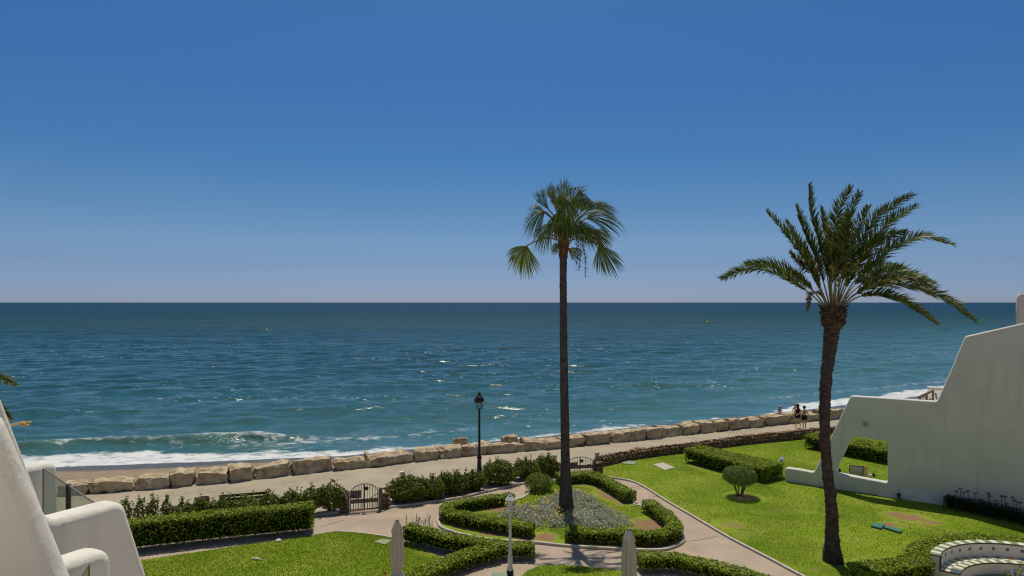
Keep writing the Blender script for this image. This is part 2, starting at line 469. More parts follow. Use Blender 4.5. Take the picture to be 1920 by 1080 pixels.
# promenade between the garden edge and the boulders
def gedge(x):     # garden side of the promenade
    return np.interp(x, [-90, -18, -13.4, -7.04, -5.1, -1.7, 0.6, 2.4, 4.3, 6.9, 8.3, 10.2, 13.8, 17.9, 19.5, 28, 90],
                     [1, 23.2, 24.6, 26.6, 27.2, 29.0, 30.6, 31.7, 32.6, 35.2, 36.0, 36.8, 38.6, 40.2, 40.8, 44, 66])
px = np.linspace(-60, 60, 121)
prom = [(x, float(gedge(x)) - 0.15) for x in px] + [(x, float(rockY(x)) + 0.6) for x in px[::-1]]
sheet('promenade', prom, -0.004, M['promenade'])

sheet('bounce_patio', [(-34, -3.3), (34, -3.3), (34, 13.5), (-34, 13.5)], -0.012, M['bounce_patio'])  # unseen paving, added to bounce light into the shade
# sand
sand = mat('wet_and_dry_sand', (0.29, 0.225, 0.155), 0.9, 0.2, c2=(0.24, 0.185, 0.13), scale=1.2, bump=0.3, bscale=9)
nt = sand.node_tree; N = nt.nodes; L = nt.links; b = N['Principled BSDF']
at = N.new('ShaderNodeAttribute'); at.attribute_name = 'wet'
mx = N.new('ShaderNodeMix'); mx.data_type = 'RGBA'; L.new(b.inputs['Base Color'].links[0].from_socket, mx.inputs[6]); mx.inputs[7].default_value = (0.085, 0.075, 0.068, 1)
L.new(at.outputs['Fac'], mx.inputs[0]); L.new(mx.outputs[2], b.inputs['Base Color'])
mr = N.new('ShaderNodeMapRange'); mr.inputs[3].default_value = 0.9; mr.inputs[4].default_value = 0.3; L.new(at.outputs['Fac'], mr.inputs[0]); L.new(mr.outputs[0], b.inputs['Roughness'])
nx = np.linspace(-110, 110, 331)
tt = np.concatenate([np.linspace(0, 1, 28), np.array([1.1, 1.3, 1.7, 2.5])])
V = []; wet = []
for t in tt:
    r0 = rockY(nx) + 0.5; s0 = shoreY(nx)
    y = r0 + (s0 - r0) * t
    nzx = 0.05 * vnoise(np.stack([nx * 0.8, y * 0.8, 0 * nx], 1), 3) + 0.03 * vnoise(np.stack([nx * 2.5, y * 2.5, 0 * nx], 1), 4)
    z = -0.7 - 1.3 * t + nzx * (1 if t < 0.85 else 0.2)
    if t == 0: z = np.full_like(nx, -0.9)
    V.append(np.stack([nx, y, z], 1)); wet.append(np.clip((s0 - y < 2.6) * 1.0 * np.clip(1 - (s0 - y - 1.6 + 0.5 * np.sin(nx * 0.35)), 0, 1), 0, 1))
V = np.concatenate(V); n = len(nx); m_ = len(tt)
I = np.arange((m_ - 1) * n).reshape(m_ - 1, n)[:, :-1].ravel()
Q = np.stack([I, I + 1, I + 1 + n, I + n], 1)
me = mesh_np('beach', V, Q)
a = me.attributes.new('wet', 'FLOAT', 'POINT'); a.data.foreach_set('value', np.concatenate(wet).astype(np.float32))
tag(link('beach', me, None, sand, True), kind='structure')

# sea
SEA = -2.0
r1 = np.exp(np.arange(math.log(24), math.log(320), 0.0042))
r2 = np.exp(np.arange(math.log(322), math.log(60000), 0.0105))
rows = np.concatenate([r1, r2]); cols = np.linspace(-1.3, 1.3, 520)
YY, TT = np.meshgrid(rows, cols, indexing='ij')
XX = TT * (YY + 6)
YY = YY + 0.17 * XX
sp = np.gradient(rows)[:, None]
ZZ = np.zeros_like(XX)
off = YY - np.interp(XX, [-9000] + SX + [9000], [shoreY(-140)] + SYs + [shoreY(140)])
shallow_amp = np.clip(off / 12, 0.12, 1)
wr = np.random.default_rng(5)
for lam in list(np.concatenate([np.geomspace(0.9, 9, 58), np.geomspace(10, 24, 8)])):
    ang = wr.normal(0, 0.62 if lam < 9 else 0.3) + 0.28
    kx, ky = -math.sin(ang), math.cos(ang)
    k = 2 * math.pi / lam
    ph = wr.uniform(0, 6.28)
    amp = 0.0085 * lam ** 0.80 * wr.uniform(0.6, 1.3) * (1.05 if lam < 9 else 0.45)
    fade = np.clip((lam / sp - 2.3) / 3, 0, 1)
    env = 0.55 + 0.45 * np.sin(XX / (lam * 7.3) + ph * 3) * np.sin(YY / (lam * 6.1) + ph)
    sn = np.sin(k * (kx * XX + ky * YY) + ph)
    ZZ += amp * fade * env * (sn + 0.25 * (1 - np.abs(sn)) * 2)
ZZ *= shallow_amp
nb = vnoise(np.stack([XX.ravel() * 0.22, YY.ravel() * 0.15, 0 * XX.ravel()], 1), 8).reshape(XX.shape)
# the breaker on the left and the lines of small waves behind it
bc = 6.4 + 0.9 * nb
bw = np.clip((-13.5 - XX) / 6, 0, 1)
br = np.where(off > bc, np.exp(-((off - bc) / 1.5) ** 2), np.exp(-((off - bc) / 0.55) ** 2))
ZZ += 0.5 * br * bw
for c_, h_, x_ in ((14, 0.18, -2), (21, 0.22, 8), (34, 0.22, 20)):
    d_ = off - c_ - 2.2 * nb
    ZZ += h_ * np.where(d_ > 0, np.exp(-(d_ / 2.6) ** 2), np.exp(-(d_ / 1.1) ** 2)) * np.clip(0.5 + 1.3 * nb, 0, 1)
ZZ = SEA + ZZ * (off > -8)
width = np.interp(XX, [-60, -26, -16, -11, -6, 16, 24, 30, 50, 80], [4.8, 4.6, 3.0, 2.2, 1.4, 1.1, 1.4, 3.6, 4.6, 4.6])
nb2 = vnoise(np.stack([XX.ravel() * 0.7, YY.ravel() * 0.7, 0 * XX.ravel()], 1), 18).reshape(XX.shape)
nb3 = vnoise(np.stack([XX.ravel() * 1.9, YY.ravel() * 1.9, 0 * XX.ravel()], 1), 19).reshape(XX.shape)
width = width + 0.8 * nb + 0.5 * nb2 + 0.25 * nb3
foam = 0.74 * np.clip((width - off) / 1.6, 0, 1) * np.clip((off + 1.0) / 0.5, 0, 1)
crest = br * bw * np.clip((off > bc - 0.45) * 1.0, 0, 1) * np.clip(0.55 + 0.5 * np.interp(XX, [-40, -28, -22, -14, -10, -6], [0.0, 0.2, 0.9, 1.0, 0.2, 0]) + 0.7 * nb, 0, 1)
foam = np.maximum(foam, 0.78 * crest)
foam = np.maximum(foam, 0.50 * np.clip(1 - np.abs(off - 5) / 4.5, 0, 1) * np.interp(XX, [-30, -16, -4, 4], [0.4, 1, 0.7, 0]))
foam = np.maximum(foam, 0.4 * np.clip(1 - np.abs(off - 7) / 3, 0, 1) * np.interp(XX, [18, 28, 60, 80], [0.2, 1, 1, 0.5]))
foam *= (off < 30)
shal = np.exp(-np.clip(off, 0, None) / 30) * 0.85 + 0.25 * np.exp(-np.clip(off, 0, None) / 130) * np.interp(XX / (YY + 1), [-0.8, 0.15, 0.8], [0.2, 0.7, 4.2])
n, m_ = XX.shape[1], XX.shape[0]
I = np.arange((m_ - 1) * n).reshape(m_ - 1, n)[:, :-1].ravel()
Q = np.stack([I, I + 1, I + 1 + n, I + n], 1)
keep = (off > -6).ravel()
Q = Q[keep[Q].all(1)]
me = mesh_np('sea', np.stack([XX.ravel(), YY.ravel(), ZZ.ravel()], 1), Q)
for nm, arr in (('foam', foam), ('shallow', np.clip(shal, 0, 1)), ('face', np.clip(br * bw, 0, 1))):
    a = me.attributes.new(nm, 'FLOAT', 'POINT'); a.data.foreach_set('value', arr.ravel().astype(np.float32))

sm = bpy.data.materials.new('sea_water'); sm.use_nodes = True
nt = sm.node_tree; N = nt.nodes; L = nt.links
b = N['Principled BSDF']
tc = N.new('ShaderNodeTexCoord')
def attr(nm):
    q = N.new('ShaderNodeAttribute'); q.attribute_name = nm; return q.outputs['Fac']
def mapped(sx, sy, rz=0.3):
    q = N.new('ShaderNodeMapping'); q.inputs[2].default_value = (0, 0, rz); q.inputs[3].default_value = (sx, sy, 1)
    L.new(tc.outputs['Object'], q.inputs[0]); return q.outputs[0]
def noi(v, sc, de=4, ro=0.55, di=0.0):
    q = N.new('ShaderNodeTexNoise'); q.inputs['Scale'].default_value = sc; q.inputs['Detail'].default_value = de; q.inputs['Roughness'].default_value = ro; q.inputs['Distortion'].default_value = di
    L.new(v, q.inputs['Vector']); return q.outputs['Fac']
def mixc(f, c1, c2):
    q = N.new('ShaderNodeMix'); q.data_type = 'RGBA'
    if isinstance(f, float): q.inputs[0].default_value = f
    else: L.new(f, q.inputs[0])
    for i, c in ((6, c1), (7, c2)):
        if isinstance(c, tuple): q.inputs[i].default_value = (*c, 1)
        else: L.new(c, q.inputs[i])
    return q.outputs[2]
def mrange(v, a0, a1, b0=0.0, b1=1.0):
    q = N.new('ShaderNodeMapRange'); q.inputs[1].default_value = a0; q.inputs[2].default_value = a1; q.inputs[3].default_value = b0; q.inputs[4].default_value = b1
    L.new(v, q.inputs[0]); return q.outputs[0]
def mth(op, a_, b_):
    q = N.new('ShaderNodeMath'); q.operation = op
    for i, c in ((0, a_), (1, b_)):
        if isinstance(c, (int, float)): q.inputs[i].default_value = c
        else: L.new(c, q.inputs[i])
    return q.outputs[0]
big = noi(mapped(0.012, 0.05), 1.0, 3)
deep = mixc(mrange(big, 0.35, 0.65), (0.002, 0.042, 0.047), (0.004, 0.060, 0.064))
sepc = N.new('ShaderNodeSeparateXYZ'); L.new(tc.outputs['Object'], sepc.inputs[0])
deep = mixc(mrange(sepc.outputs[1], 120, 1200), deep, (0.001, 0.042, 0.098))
slope_shade = noi(mapped(0.16, 1.0, 0.1), 0.05, 5, 0.7)
deep = mixc(mrange(slope_shade, 0.40, 0.62, 0.0, 0.40), deep, (0.001, 0.018, 0.030))  # dark streaks painted for the shading of unresolved wave slopes
water = mixc(attr('shallow'), deep, (0.052, 0.145, 0.148))
water = mixc(mth('MULTIPLY', attr('face'), 0.5), water, (0.13, 0.22, 0.17))
fn = noi(mapped(0.55, 1.0), 1.6, 8, 0.62, 0.6)
fn2 = noi(mapped(0.5, 1.0), 5.0, 4, 0.6, 0.3)
fnn = mth('ADD', mth('MULTIPLY', fn, 0.75), mth('MULTIPLY', fn2, 0.25))
ff = mrange(mth('ADD', attr('foam'), mth('MULTIPLY', fnn, 1.7)), 1.22, 1.62)
ff = mth('MULTIPLY', ff, mrange(attr('foam'), 0.02, 0.15))
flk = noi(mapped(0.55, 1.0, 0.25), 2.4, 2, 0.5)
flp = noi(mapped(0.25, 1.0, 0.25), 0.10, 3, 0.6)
flm = mth('MULTIPLY', mrange(flk, 0.665, 0.72), mrange(flp, 0.50, 0.62))  # white flecks painted into the colour for sun glints and whitecaps
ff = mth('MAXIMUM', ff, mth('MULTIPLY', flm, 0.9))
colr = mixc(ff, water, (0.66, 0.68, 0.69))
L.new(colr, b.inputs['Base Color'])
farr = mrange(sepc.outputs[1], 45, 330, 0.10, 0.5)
L.new(mth('MAXIMUM', farr, mrange(ff, 0, 1, 0.1, 0.8)), b.inputs['Roughness'])
b.inputs['IOR'].default_value = 1.333
L.new(mrange(sepc.outputs[1], 60, 500, 0.36, 0.13), b.inputs['Specular IOR Level'])
gust = mrange(noi(mapped(0.35, 1.0), 0.11, 3, 0.6), 0.38, 0.70, 0.22, 0.64)
h1 = noi(mapped(0.45, 1.0), 1.3, 5, 0.6, 0.2)
h2 = noi(mapped(0.5, 1.0), 0.28, 4, 0.6, 0.2)
h3 = noi(mapped(0.5, 1.0), 0.06, 3, 0.55, 0.2)
hh = mth('ADD', mth('ADD', mth('MULTIPLY', mth('MULTIPLY', h1, gust), 0.34), mth('MULTIPLY', mth('MULTIPLY', h2, gust), 1.25)), mth('MULTIPLY', h3, 3.2))
bp = N.new('ShaderNodeBump'); bp.inputs['Strength'].default_value = 0.9; bp.inputs['Distance'].default_value = 1.0
L.new(hh, bp.inputs['Height']); L.new(bp.outputs[0], b.inputs['Normal'])
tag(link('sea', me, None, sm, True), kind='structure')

# ------------------------------------------------------------------ paths, lawns, beds
kerbR = [(1139.6, 895.8), (1166, 899.5), (1188, 904.6), (1201, 910.4), (1224, 924), (1253, 942.5), (1283, 960), (1326.7, 986), (1368, 1010), (1410, 1032), (1452, 1054), (1483, 1071), (1520, 1090), (1570, 1115), (1640, 1150)]
kR = catmull([tuple(G(x, y)) for x, y in kerbR], 3)
pathpts = [(-20, 21.6), (-20, 22.2), (-13.4, 24.3), (-7.3, 26.1), (-6.68, 26.2), (-5.3, 26.7), (-1.78, 28.35), (0.38, 30.15), (2.4, 31.5), (4.4, 32.0)] + [(p[0], p[1]) for p in kR] + [(14.0, 17.0), (14, 8), (-20, 8)]
sheet('garden_path', pathpts, 0.0, M['path'])
for a_, b_ in (((1160, 917), (1201, 912)), ((1281, 1017), (1345, 1006)), ((600, 988), (645, 975)), ((1215, 933), (1243, 929))):
    p, q = G(*a_), G(*b_); d = (q - p).normalized().cross(Vector((0, 0, 1))) * 0.012
    jag = [p.lerp(q, t) + Vector((random.uniform(-.02, .02), random.uniform(-.03, .03), 0)) for t in np.linspace(0, 1, 7)]
    mb = MB()
    for i in range(6):
        mb.add([jag[i] - d + Vector((0, 0, .004)), jag[i + 1] - d + Vector((0, 0, .004)), jag[i + 1] + d + Vector((0, 0, .004)), jag[i] + d + Vector((0, 0, .004))], [(0, 1, 2, 3)])
    tag(mb.build('path_joint', M['mortar']), kind='structure')

BARE_R = []
def ell(x, y, wx, wy, st=0.75, rz=0.0):
    c = G(x, y); a1 = G(x + wx, y); b1 = G(x, y - wy)
    return (c.x, c.y, (a1 - c).length, abs(b1.y - c.y), rz, st)
BARE_R = [ell(1700, 972, 44, 10, 0.9, -0.3), ell(1752, 982, 30, 6, 0.75), ell(1672, 987, 28, 7, 0.75), ell(1397, 934, 34, 10, 0.75), ell(1365, 985, 30, 9, 0.6), ell(1388, 1005, 16, 8, 0.55),
          ell(1345, 884, 55, 7, 0.6, -0.9), ell(1310, 868, 26, 8, 0.55), ell(1470, 962, 60, 5, 0.35), ell(1560, 1053, 26, 12, 0.4), ell(1505, 1068, 40, 6, 0.3)]
lawnR = [(p[0], p[1]) for p in kR] + [(22, 14), (45, 20), (60, 52), (28, 43.6), (19.5, 40.4), (17.9, 39.8), (13.8, 38.2), (10.2, 36.4), (8.3, 35.6), (6.9, 34.9), (4.7, 33.2), (4.5, 32.2)]
lawn_r = sheet('lawn', lawnR, 0.045, lawn_mat('lawn_turf', BARE_R), thick=0.06)
lawnL = [tuple(G(*p))[:2] for p in ((100, 1078), (250, 1055), (440, 1027), (590, 1005), (615, 1000.5), (634, 999), (660, 1000), (690, 1003.5), (734, 1010.5), (760, 1019), (790, 1031), (828, 1047), (805, 1066), (770, 1085), (700, 1120), (550, 1250), (60, 1300))]
BARE_L = [ell(805, 1040, 24, 6, 0.5), ell(300, 1050, 30, 4, 0.2)]
lawn_l = sheet('lawn', lawnL, 0.045, lawn_mat('lawn_turf_left', BARE_L), thick=0.06)
lawnC = [tuple(G(*p))[:2] for p in ((975, 1085), (990, 1072), (1012, 1063), (1060, 1062), (1110, 1066), (1165, 1072), (1185, 1090), (1200, 1150), (1180, 1300), (950, 1300))]
lawn_c = sheet('lawn', lawnC, 0.045, lawn_mat('lawn_turf_centre', [ell(985, 1075, 18, 8, 0.5)]), thick=0.06)
bedpx = [(821, 979), (830, 992), (872, 1005), (929, 1014.5), (1001, 1019), (1066, 1025.6), (1170, 1032), (1235, 1033.4), (1261, 1028), (1279, 1019), (1281, 1008), (1264, 990), (1232, 967), (1205, 952), (1190, 948), (1180, 936), (1160, 921), (1130, 907), (1095, 899), (1050, 902), (1010, 910), (988, 930), (968, 939), (920, 947), (850, 960), (826, 969)]
bedw = catmull([tuple(G(*p)) for p in bedpx] + [tuple(G(*bedpx[0]))], 4)[:-1]
BARE_B = [ell(1148, 934, 46, 8, 0.9, -0.9), ell(1215, 985, 36, 15, 0.95, -0.7), ell(935, 955, 46, 7, 0.95, 0.3), ell(1022, 1010, 26, 10, 0.95), ell(870, 985, 50, 10, 0.75, -0.3), ell(930, 1003, 50, 9, 0.75, -0.2), ell(985, 1011, 30, 9, 0.95), ell(1160, 1022, 110, 9, 0.75, -0.1), ell(1255, 1010, 24, 18, 0.7), ell(1130, 912, 50, 7, 0.7, -0.6)]
for p_ in ((950, 948), (910, 953), (870, 960), (846, 968), (850, 982), (890, 991), (930, 999), (970, 1007), (1085, 1018), (1130, 1021), (1175, 1024), (1220, 1025), (1252, 1020), (1268, 1008), (1256, 992), (1238, 976), (1085, 908), (1112, 912), (1135, 921), (1156, 933), (1175, 944)):
    c_ = G(*p_); BARE_B.append((c_.x, c_.y, .55, .5, 0.0, .8))
bed = sheet('flower_bed', [(p[0], p[1]) for p in bedw], 0.05, lawn_mat('bed_turf', BARE_B), thick=0.06)
c0 = Vector((15.2, 18.02, 0))
sheet('bench_floor', [(c0.x + 2.2 * math.cos(a), c0.y + 2.2 * math.sin(a)) for a in np.linspace(0, 6.28, 40)[:-1]], 0.05, M['path'])

def kerb(name, pts, w, z0, z1, closed=False):
    p = np.asarray(pts)[:, :2]; n = len(p)
    vs, fs = [], []
    for i in range(n):
        a_ = p[(i - 1) % n] if closed or i else p[i]; b_ = p[(i + 1) % n] if closed or i < n - 1 else p[i]
        t = b_ - a_; t = t / np.linalg.norm(t); nn = np.array([-t[1], t[0]]) * w / 2
        for q, z in ((p[i] - nn, z0), (p[i] - nn, z1), (p[i] + nn, z1), (p[i] + nn, z0)): vs.append((q[0], q[1], z))
    for i in range(n if closed else n - 1):
        j = (i + 1) % n
        for k in range(3): fs.append((i * 4 + k, i * 4 + k + 1, j * 4 + k + 1, j * 4 + k))
    mb = MB(); mb.add(vs, fs)
    return tag(mb.build(name, M['kerb']), kind='structure')
kerb('bed_kerb', bedw, 0.10, -0.01, 0.085, True)
kerb('path_kerb', kR, 0.09, -0.01, 0.075)
kerb('lawn_kerb', catmull([tuple(G(*p)) for p in ((590, 1004.5), (634, 998.5), (690, 1003), (734, 1010), (770, 1021))], 4), 0.06, -0.01, 0.06)
kerb('shrub_kerb', catmull([tuple(G(*p)) for p in ((560, 971), (600, 966), (636, 962))], 3), 0.10, -0.01, 0.085)
kerb('shrub_kerb', catmull([tuple(G(*p)) for p in ((727, 953), (800, 944), (860, 935), (929, 919), (976, 909), (1010, 902))], 3), 0.10, -0.01, 0.085)

def blades(name, poly, n, bare, hgt=0.030, z=0.045, m='grass', label=None):
    poly = np.asarray(poly); lo, hi = poly[:, :2].min(0), poly[:, :2].max(0)
    lo = np.maximum(lo, [-16, 17]); hi = np.minimum(hi, [26, 40])
    x = rng.uniform(lo[0], hi[0], n * 3); y = rng.uniform(lo[1], hi[1], n * 3)
    k = inside(poly, x, y)
    for (cx, cy, rx, ry, rz, st) in bare:
        ca, sa = math.cos(-rz), math.sin(-rz)
        dx, dy = x - cx, y - cy
        u, v = (dx * ca - dy * sa) / rx, (dx * sa + dy * ca) / ry
        k &= (np.hypot(u, v) > 1.1) | (rng.random(len(x)) < max(0, 0.75 - st))
    x, y = x[k][:n], y[k][:n]; n = len(x)
    a = rng.uniform(0, 6.283, n); hh = hgt * rng.uniform(0.5, 1.3, n); w = rng.uniform(0.010, 0.022, n)
    lean = rng.uniform(0, 0.05, n); la = rng.uniform(0, 6.283, n)
    V = np.empty((n, 3, 3))
    V[:, 0] = np.stack([x - w * np.cos(a), y - w * np.sin(a), np.full(n, z - .01)], 1)
    V[:, 1] = np.stack([x + w * np.cos(a), y + w * np.sin(a), np.full(n, z - .01)], 1)
    V[:, 2] = np.stack([x + lean * np.cos(la), y + lean * np.sin(la), z + hh], 1)
    o = link(name, mesh_np(name, V.reshape(-1, 3), None, np.arange(n * 3).reshape(n, 3)), None, M[m])
    return tag(o, label, 'grass', kind='stuff')
blades('grass', lawnR, 190000, BARE_R, label='short green turf of the large right-hand lawn')
blades('grass', lawnL, 80000, BARE_L, label='short green turf of the lawn left of the path')
blades('grass', lawnC, 12000, [], label='short green turf in front of the white lamp post')
blades('grass', [(p[0], p[1]) for p in bedw], 26000, BARE_B, z=0.05, label='short green turf around the tall palm in the flower bed')

# ------------------------------------------------------------------ right-hand house: stepped garden wall with an opening
def rounded(poly, rad, seg=5):
    out = []
    n = len(poly)
    for i in range(n):
        p0, p1, p2 = (Vector(poly[(i + k) % n][:2]) for k in (-1, 0, 1))
        r = rad if not isinstance(rad, dict) else rad.get(i, rad['d'])
        a_, b_ = (p0 - p1), (p2 - p1)
        if r <= 0 or a_.length < 1e-6 or b_.length < 1e-6: out.append(tuple(p1)); continue
        ang = a_.angle(b_)
        t = min(r / max(math.tan(ang / 2), 0.05), a_.length * 0.45, b_.length * 0.45)
        q0, q2 = p1 + a_.normalized() * t, p1 + b_.normalized() * t
        for k in range(seg + 1):
            s = k / seg
            out.append(tuple(q0 * (1 - s) ** 2 + p1 * 2 * s * (1 - s) + q2 * s * s))
    return out

def fin(name, loops, P0, d, th, bev, m, parent, wob=0.0):
    """upright wall: outlines in (along, height) coordinates, a plane through P0 along d, th thick towards the far side, rounded arrises"""
    cu = bpy.data.curves.new(name, 'CURVE'); cu.dimensions = '2D'; cu.fill_mode = 'BOTH'
    cu.extrude = th / 2 - bev; cu.bevel_depth = bev; cu.bevel_resolution = 4; cu.offset = -bev
    for lp in loops:
        s = cu.splines.new('POLY'); s.points.add(len(lp) - 1); s.use_cyclic_u = True
        for i, (u, v) in enumerate(lp): s.points[i].co = (u, v, 0, 1)
    tmp = bpy.data.objects.new('tmp', cu); COL.objects.link(tmp)
    dg = bpy.context.evaluated_depsgraph_get()
    me = bpy.data.meshes.new_from_object(tmp.evaluated_get(dg))
    bpy.data.objects.remove(tmp); bpy.data.curves.remove(cu)
    d = Vector((d[0], d[1], 0)).normalized(); up = Vector((0, 0, 1)); nn = d.cross(up)   # nn: towards the viewer side
    off = WL.get(parent.name, Vector())
    co = np.empty(len(me.vertices) * 3); me.vertices.foreach_get('co', co); co = co.reshape(-1, 3)
    w = np.outer(co[:, 0], d) + np.outer(co[:, 1], up) + np.outer(co[:, 2] - th / 2, nn) + np.array(P0)
    if wob: w += wob * np.stack([vnoise(w * 2.2, 1), vnoise(w * 2.2, 2), vnoise(w * 2.2, 3)], 1)
    w -= np.array(off)
    me.vertices.foreach_set('co', w.ravel().astype(np.float32)); me.update()
    bm = bmesh.new(); bm.from_mesh(me); bmesh.ops.remove_doubles(bm, verts=bm.verts, dist=0.0005)
    bmesh.ops.recalc_face_normals(bm, faces=bm.faces); bm.to_mesh(me); bm.free()
    me.materials.clear()
    o = link(name, me, parent, m)
    me.polygons.foreach_set('use_smooth', [abs(p.normal.dot(nn)) < 0.985 for p in me.polygons])
    return o

A = G(1476, 905.6); B = G(1773, 950)
rd = (B - A).normalized()
def RW(x, y, back=0.0):
    """(along, height) on the right wall's plane for a photo pixel"""
    nrm = Vector((-rd.y, rd.x, 0))
    A2 = A + nrm * back
    ray = Vector(((x - 960) / F, 1, -(y - 567) / F))
    t = (A2.dot(nrm)) / ray.dot(nrm)
    P = Vector((0, 0, H)) + ray * t
    return ((P - A2).dot(rd), P.z)
house = empty('white_house', (A.x, A.y, 0), 'white stucco house at the right with a stepped wall and a window-like opening', 'house')
outl = [RW(1471, 905)[0:1] + (0.0,), RW(1471, 877), RW(1500, 881), RW(1526, 886), RW(1560, 815), RW(1595, 742), RW(1680, 747.5), RW(1757, 753), RW(1784, 693), RW(1810, 631), RW(1920, 606)]
u_end = 16.5
outl += [(u_end, outl[-1][1] + (u_end - outl[-1][0]) * 0.16), (u_end, 0.0)]
hole = [RW(1566, 887), RW(1598, 820), RW(1664, 827.5), RW(1664, 905.5)]
w1 = fin('wall', [rounded(outl, {'d': 0.18, 0: 0, 6: 0, 11: 0.02, 12: 0}), rounded(hole, {'d': 0.10})], A, rd, 0.36, 0.075, M['stucco_r'], house, 0.006)
rn = Vector((rd.y, -rd.x, 0))        # towards the viewer
def onwall(x, y, proud=0.0):
    u, z = RW(x, y); return A + rd * u + Vector((0, 0, z)) + rn * proud
# plinth strips, vent, spotlight
mb = MB()
for x0, x1, yt in ((1646, 1683, 925.5), (1690, 1776, 917.5)):
    a_, b_ = onwall(x0, yt), onwall(x1, yt + (x1 - x0) * 0.172)
    zt = a_.z
    c = (a_ + b_) / 2
    mb.box((c.x + rn.x * 0.018, c.y + rn.y * 0.018, zt / 2), ((b_ - a_).to_2d().length, 0.034, zt), rz=math.atan2(rd.y, rd.x))
mb.build('plinth', M['plinth'], house)
v0 = onwall(1622.5, 795)
mb = MB(); q = Matrix.Rotation(math.atan2(rd.y, rd.x), 3, 'Z')
mb.box(v0 + rn * 0.01, (0.27, 0.024, 0.27), rot=q)
vt = mb.build('vent_plate', M['vent'], house)
mb = MB(); mb.tube([v0 + rn * 0.02, v0 + rn * 0.05], 0.032, 10); mb.box(v0 + rn * 0.05 + Vector((0, 0, -.03)), (0.03, 0.03, 0.05), rot=q)
mb.build('vent_spout', M['black'], house)
s0 = onwall(1685.5, 931)
mb = MB(); mb.box(s0 + rn * 0.05 + Vector((0, 0, 0.02)), (0.08, 0.1, 0.11), rot=q); mb.tube([s0 + rn * 0.05 + Vector((0, 0, .05)), s0 + rn * 0.13 + Vector((0, 0, .12))], [0.05, 0.075], 10); mb.tube([(s0.x + rn.x * .05, s0.y + rn.y * .05, .04), s0 + rn * .05], 0.022, 8)
o = mb.build('wall_spotlight', M['black'], None, origin=(s0.x, s0.y, 0.0)); tag(o, 'small black spotlight fixed low on the white wall above the plinth', 'spotlight')
# house body, terrace parapet with handrail, chimney behind the fin
back = -rn
def blk(name, u0, u1, b0, b1, z0, z1, m):
    c = A + rd * (u0 + u1) / 2 + back * (b0 + b1) / 2
    mb = MB(); mb.box((c.x, c.y, (z0 + z1) / 2), (u1 - u0, b1 - b0, z1 - z0), rot=q); return mb.build(name, m, house)
blk('house_body', 8.6, 16.4, 0.34, 9.0, 0.0, 6.7, M['stucco_r'])
blk('terrace_body', 7.6, 8.597, 2.2, 9.0, 0.0, 3.6, M['stucco_r'])
pp = D(1738, 725, 31.0)
mb = MB(); pc = pp + rd * 0.7
mb.box((pc.x, pc.y, (pp.z - 0.1) / 2), (1.4, 0.28, pp.z - 0.1), rot=q); mb.tube([pp + rd * 0.02 - Vector((0, 0, .1)), pp + rd * 1.38 - Vector((0, 0, .1))], 0.14, 12)
mb.build('parapet', M['stucco'], house, True)
mb = MB(); ra, rb = D(1722, 745, 29.6), D(1750, 732, 30.6)
mb.bar(ra, rb, 0.07, 0.09); mb.bar(ra - Vector((0, 0, .35)), rb - Vector((0, 0, .35)), 0.05)
for t in (0.1, 0.55, 0.98): p = ra.lerp(rb, t); mb.bar(p, p - Vector((0, 0, 0.9)), 0.06)
mb.build('handrail', M['handrail'], house)
ch = D(1907, 551, 28.2)
ol = rounded([(0, 0), (0, ch.z - 6.2), (1.5, ch.z - 6.2), (1.5, 0)], {'d': 0.22, 0: 0, 3: 0})
hl = rounded([(0.26, ch.z - 6.75), (0.26, ch.z - 6.42), (1.2, ch.z - 6.42), (1.2, ch.z - 6.75)], 0.12)
fin('chimney', [ol, hl], Vector((ch.x, ch.y, 6.2)), rd, 0.7, 0.05, M['chimney'], house)
mb = MB(); cc = Vector((ch.x, ch.y, 0)) + rd * 0.73 + back * 0.35
mb.box((cc.x, cc.y, ch.z - 6.585 + 6.2), (0.9, 0.5, 0.3), rot=q)
mb.build('flue', M['black'], house)

# ------------------------------------------------------------------ left-hand terraces
ld = Vector((0.4472, 0.8944, 0)); ln = Vector((0.8944, -0.4472, 0))
lhouse = empty('white_terrace_house', (-9.0, 6.0, 0), 'white stucco terrace house at the left edge with sloping walls and glass balustrades', 'house')
def LW(dist):
    P0 = ln * (-dist)
    def f(x, y):
        ray = Vector(((x - 960) / F, 1, -(y - 567) / F))
        t = -dist / ray.dot(ln)
        P = Vector((0, 0, H)) + ray * t
        return ((P - P0).dot(ld), P.z)
    return P0, f
def down(a_, b_, z):   # continue the line a_ -> b_ to height z
    t = (z - a_[1]) / (b_[1] - a_[1]); return (a_[0] + (b_[0] - a_[0]) * t, z)
# nearest sloping wall
P0, f = LW(4.0)
e0, e1 = f(28, 786), f(149, 1080)
o1 = [(-7, 0.0), (-7, 8.4), (f(-40, 740)[0], 8.12), e0, e1, down(e0, e1, 5.4), (down(e0, e1, 5.4)[0] + .2, 0.0)]
fin('wall', [rounded(o1, {'d': 0.12, 0: 0, 1: 0})], P0, ld, 0.36, 0.15, M['stucco'], lhouse, 0.016)
# second wall with the wide step
P0, f2 = LW(7.313)
s0_, s1_ = f2(7, 752), f2(95, 979); c0_, c1_ = f2(234, 941), f2(279, 1080)
o2 = [(-4, 0.0), (-4, 8.6), (s0_[0] - 0.5, 8.5), s0_, s1_, (c0_[0], s1_[1] - 0.0), c1_, down(c0_, c1_, 3.0), (down(c0_, c1_, 3.0)[0] + .1, 0.0)]
fin('wall', [rounded(o2, {'d': 0.16, 0: 0, 1: 0})], P0, ld, 0.34, 0.09, M['stucco'], lhouse, 0.01)
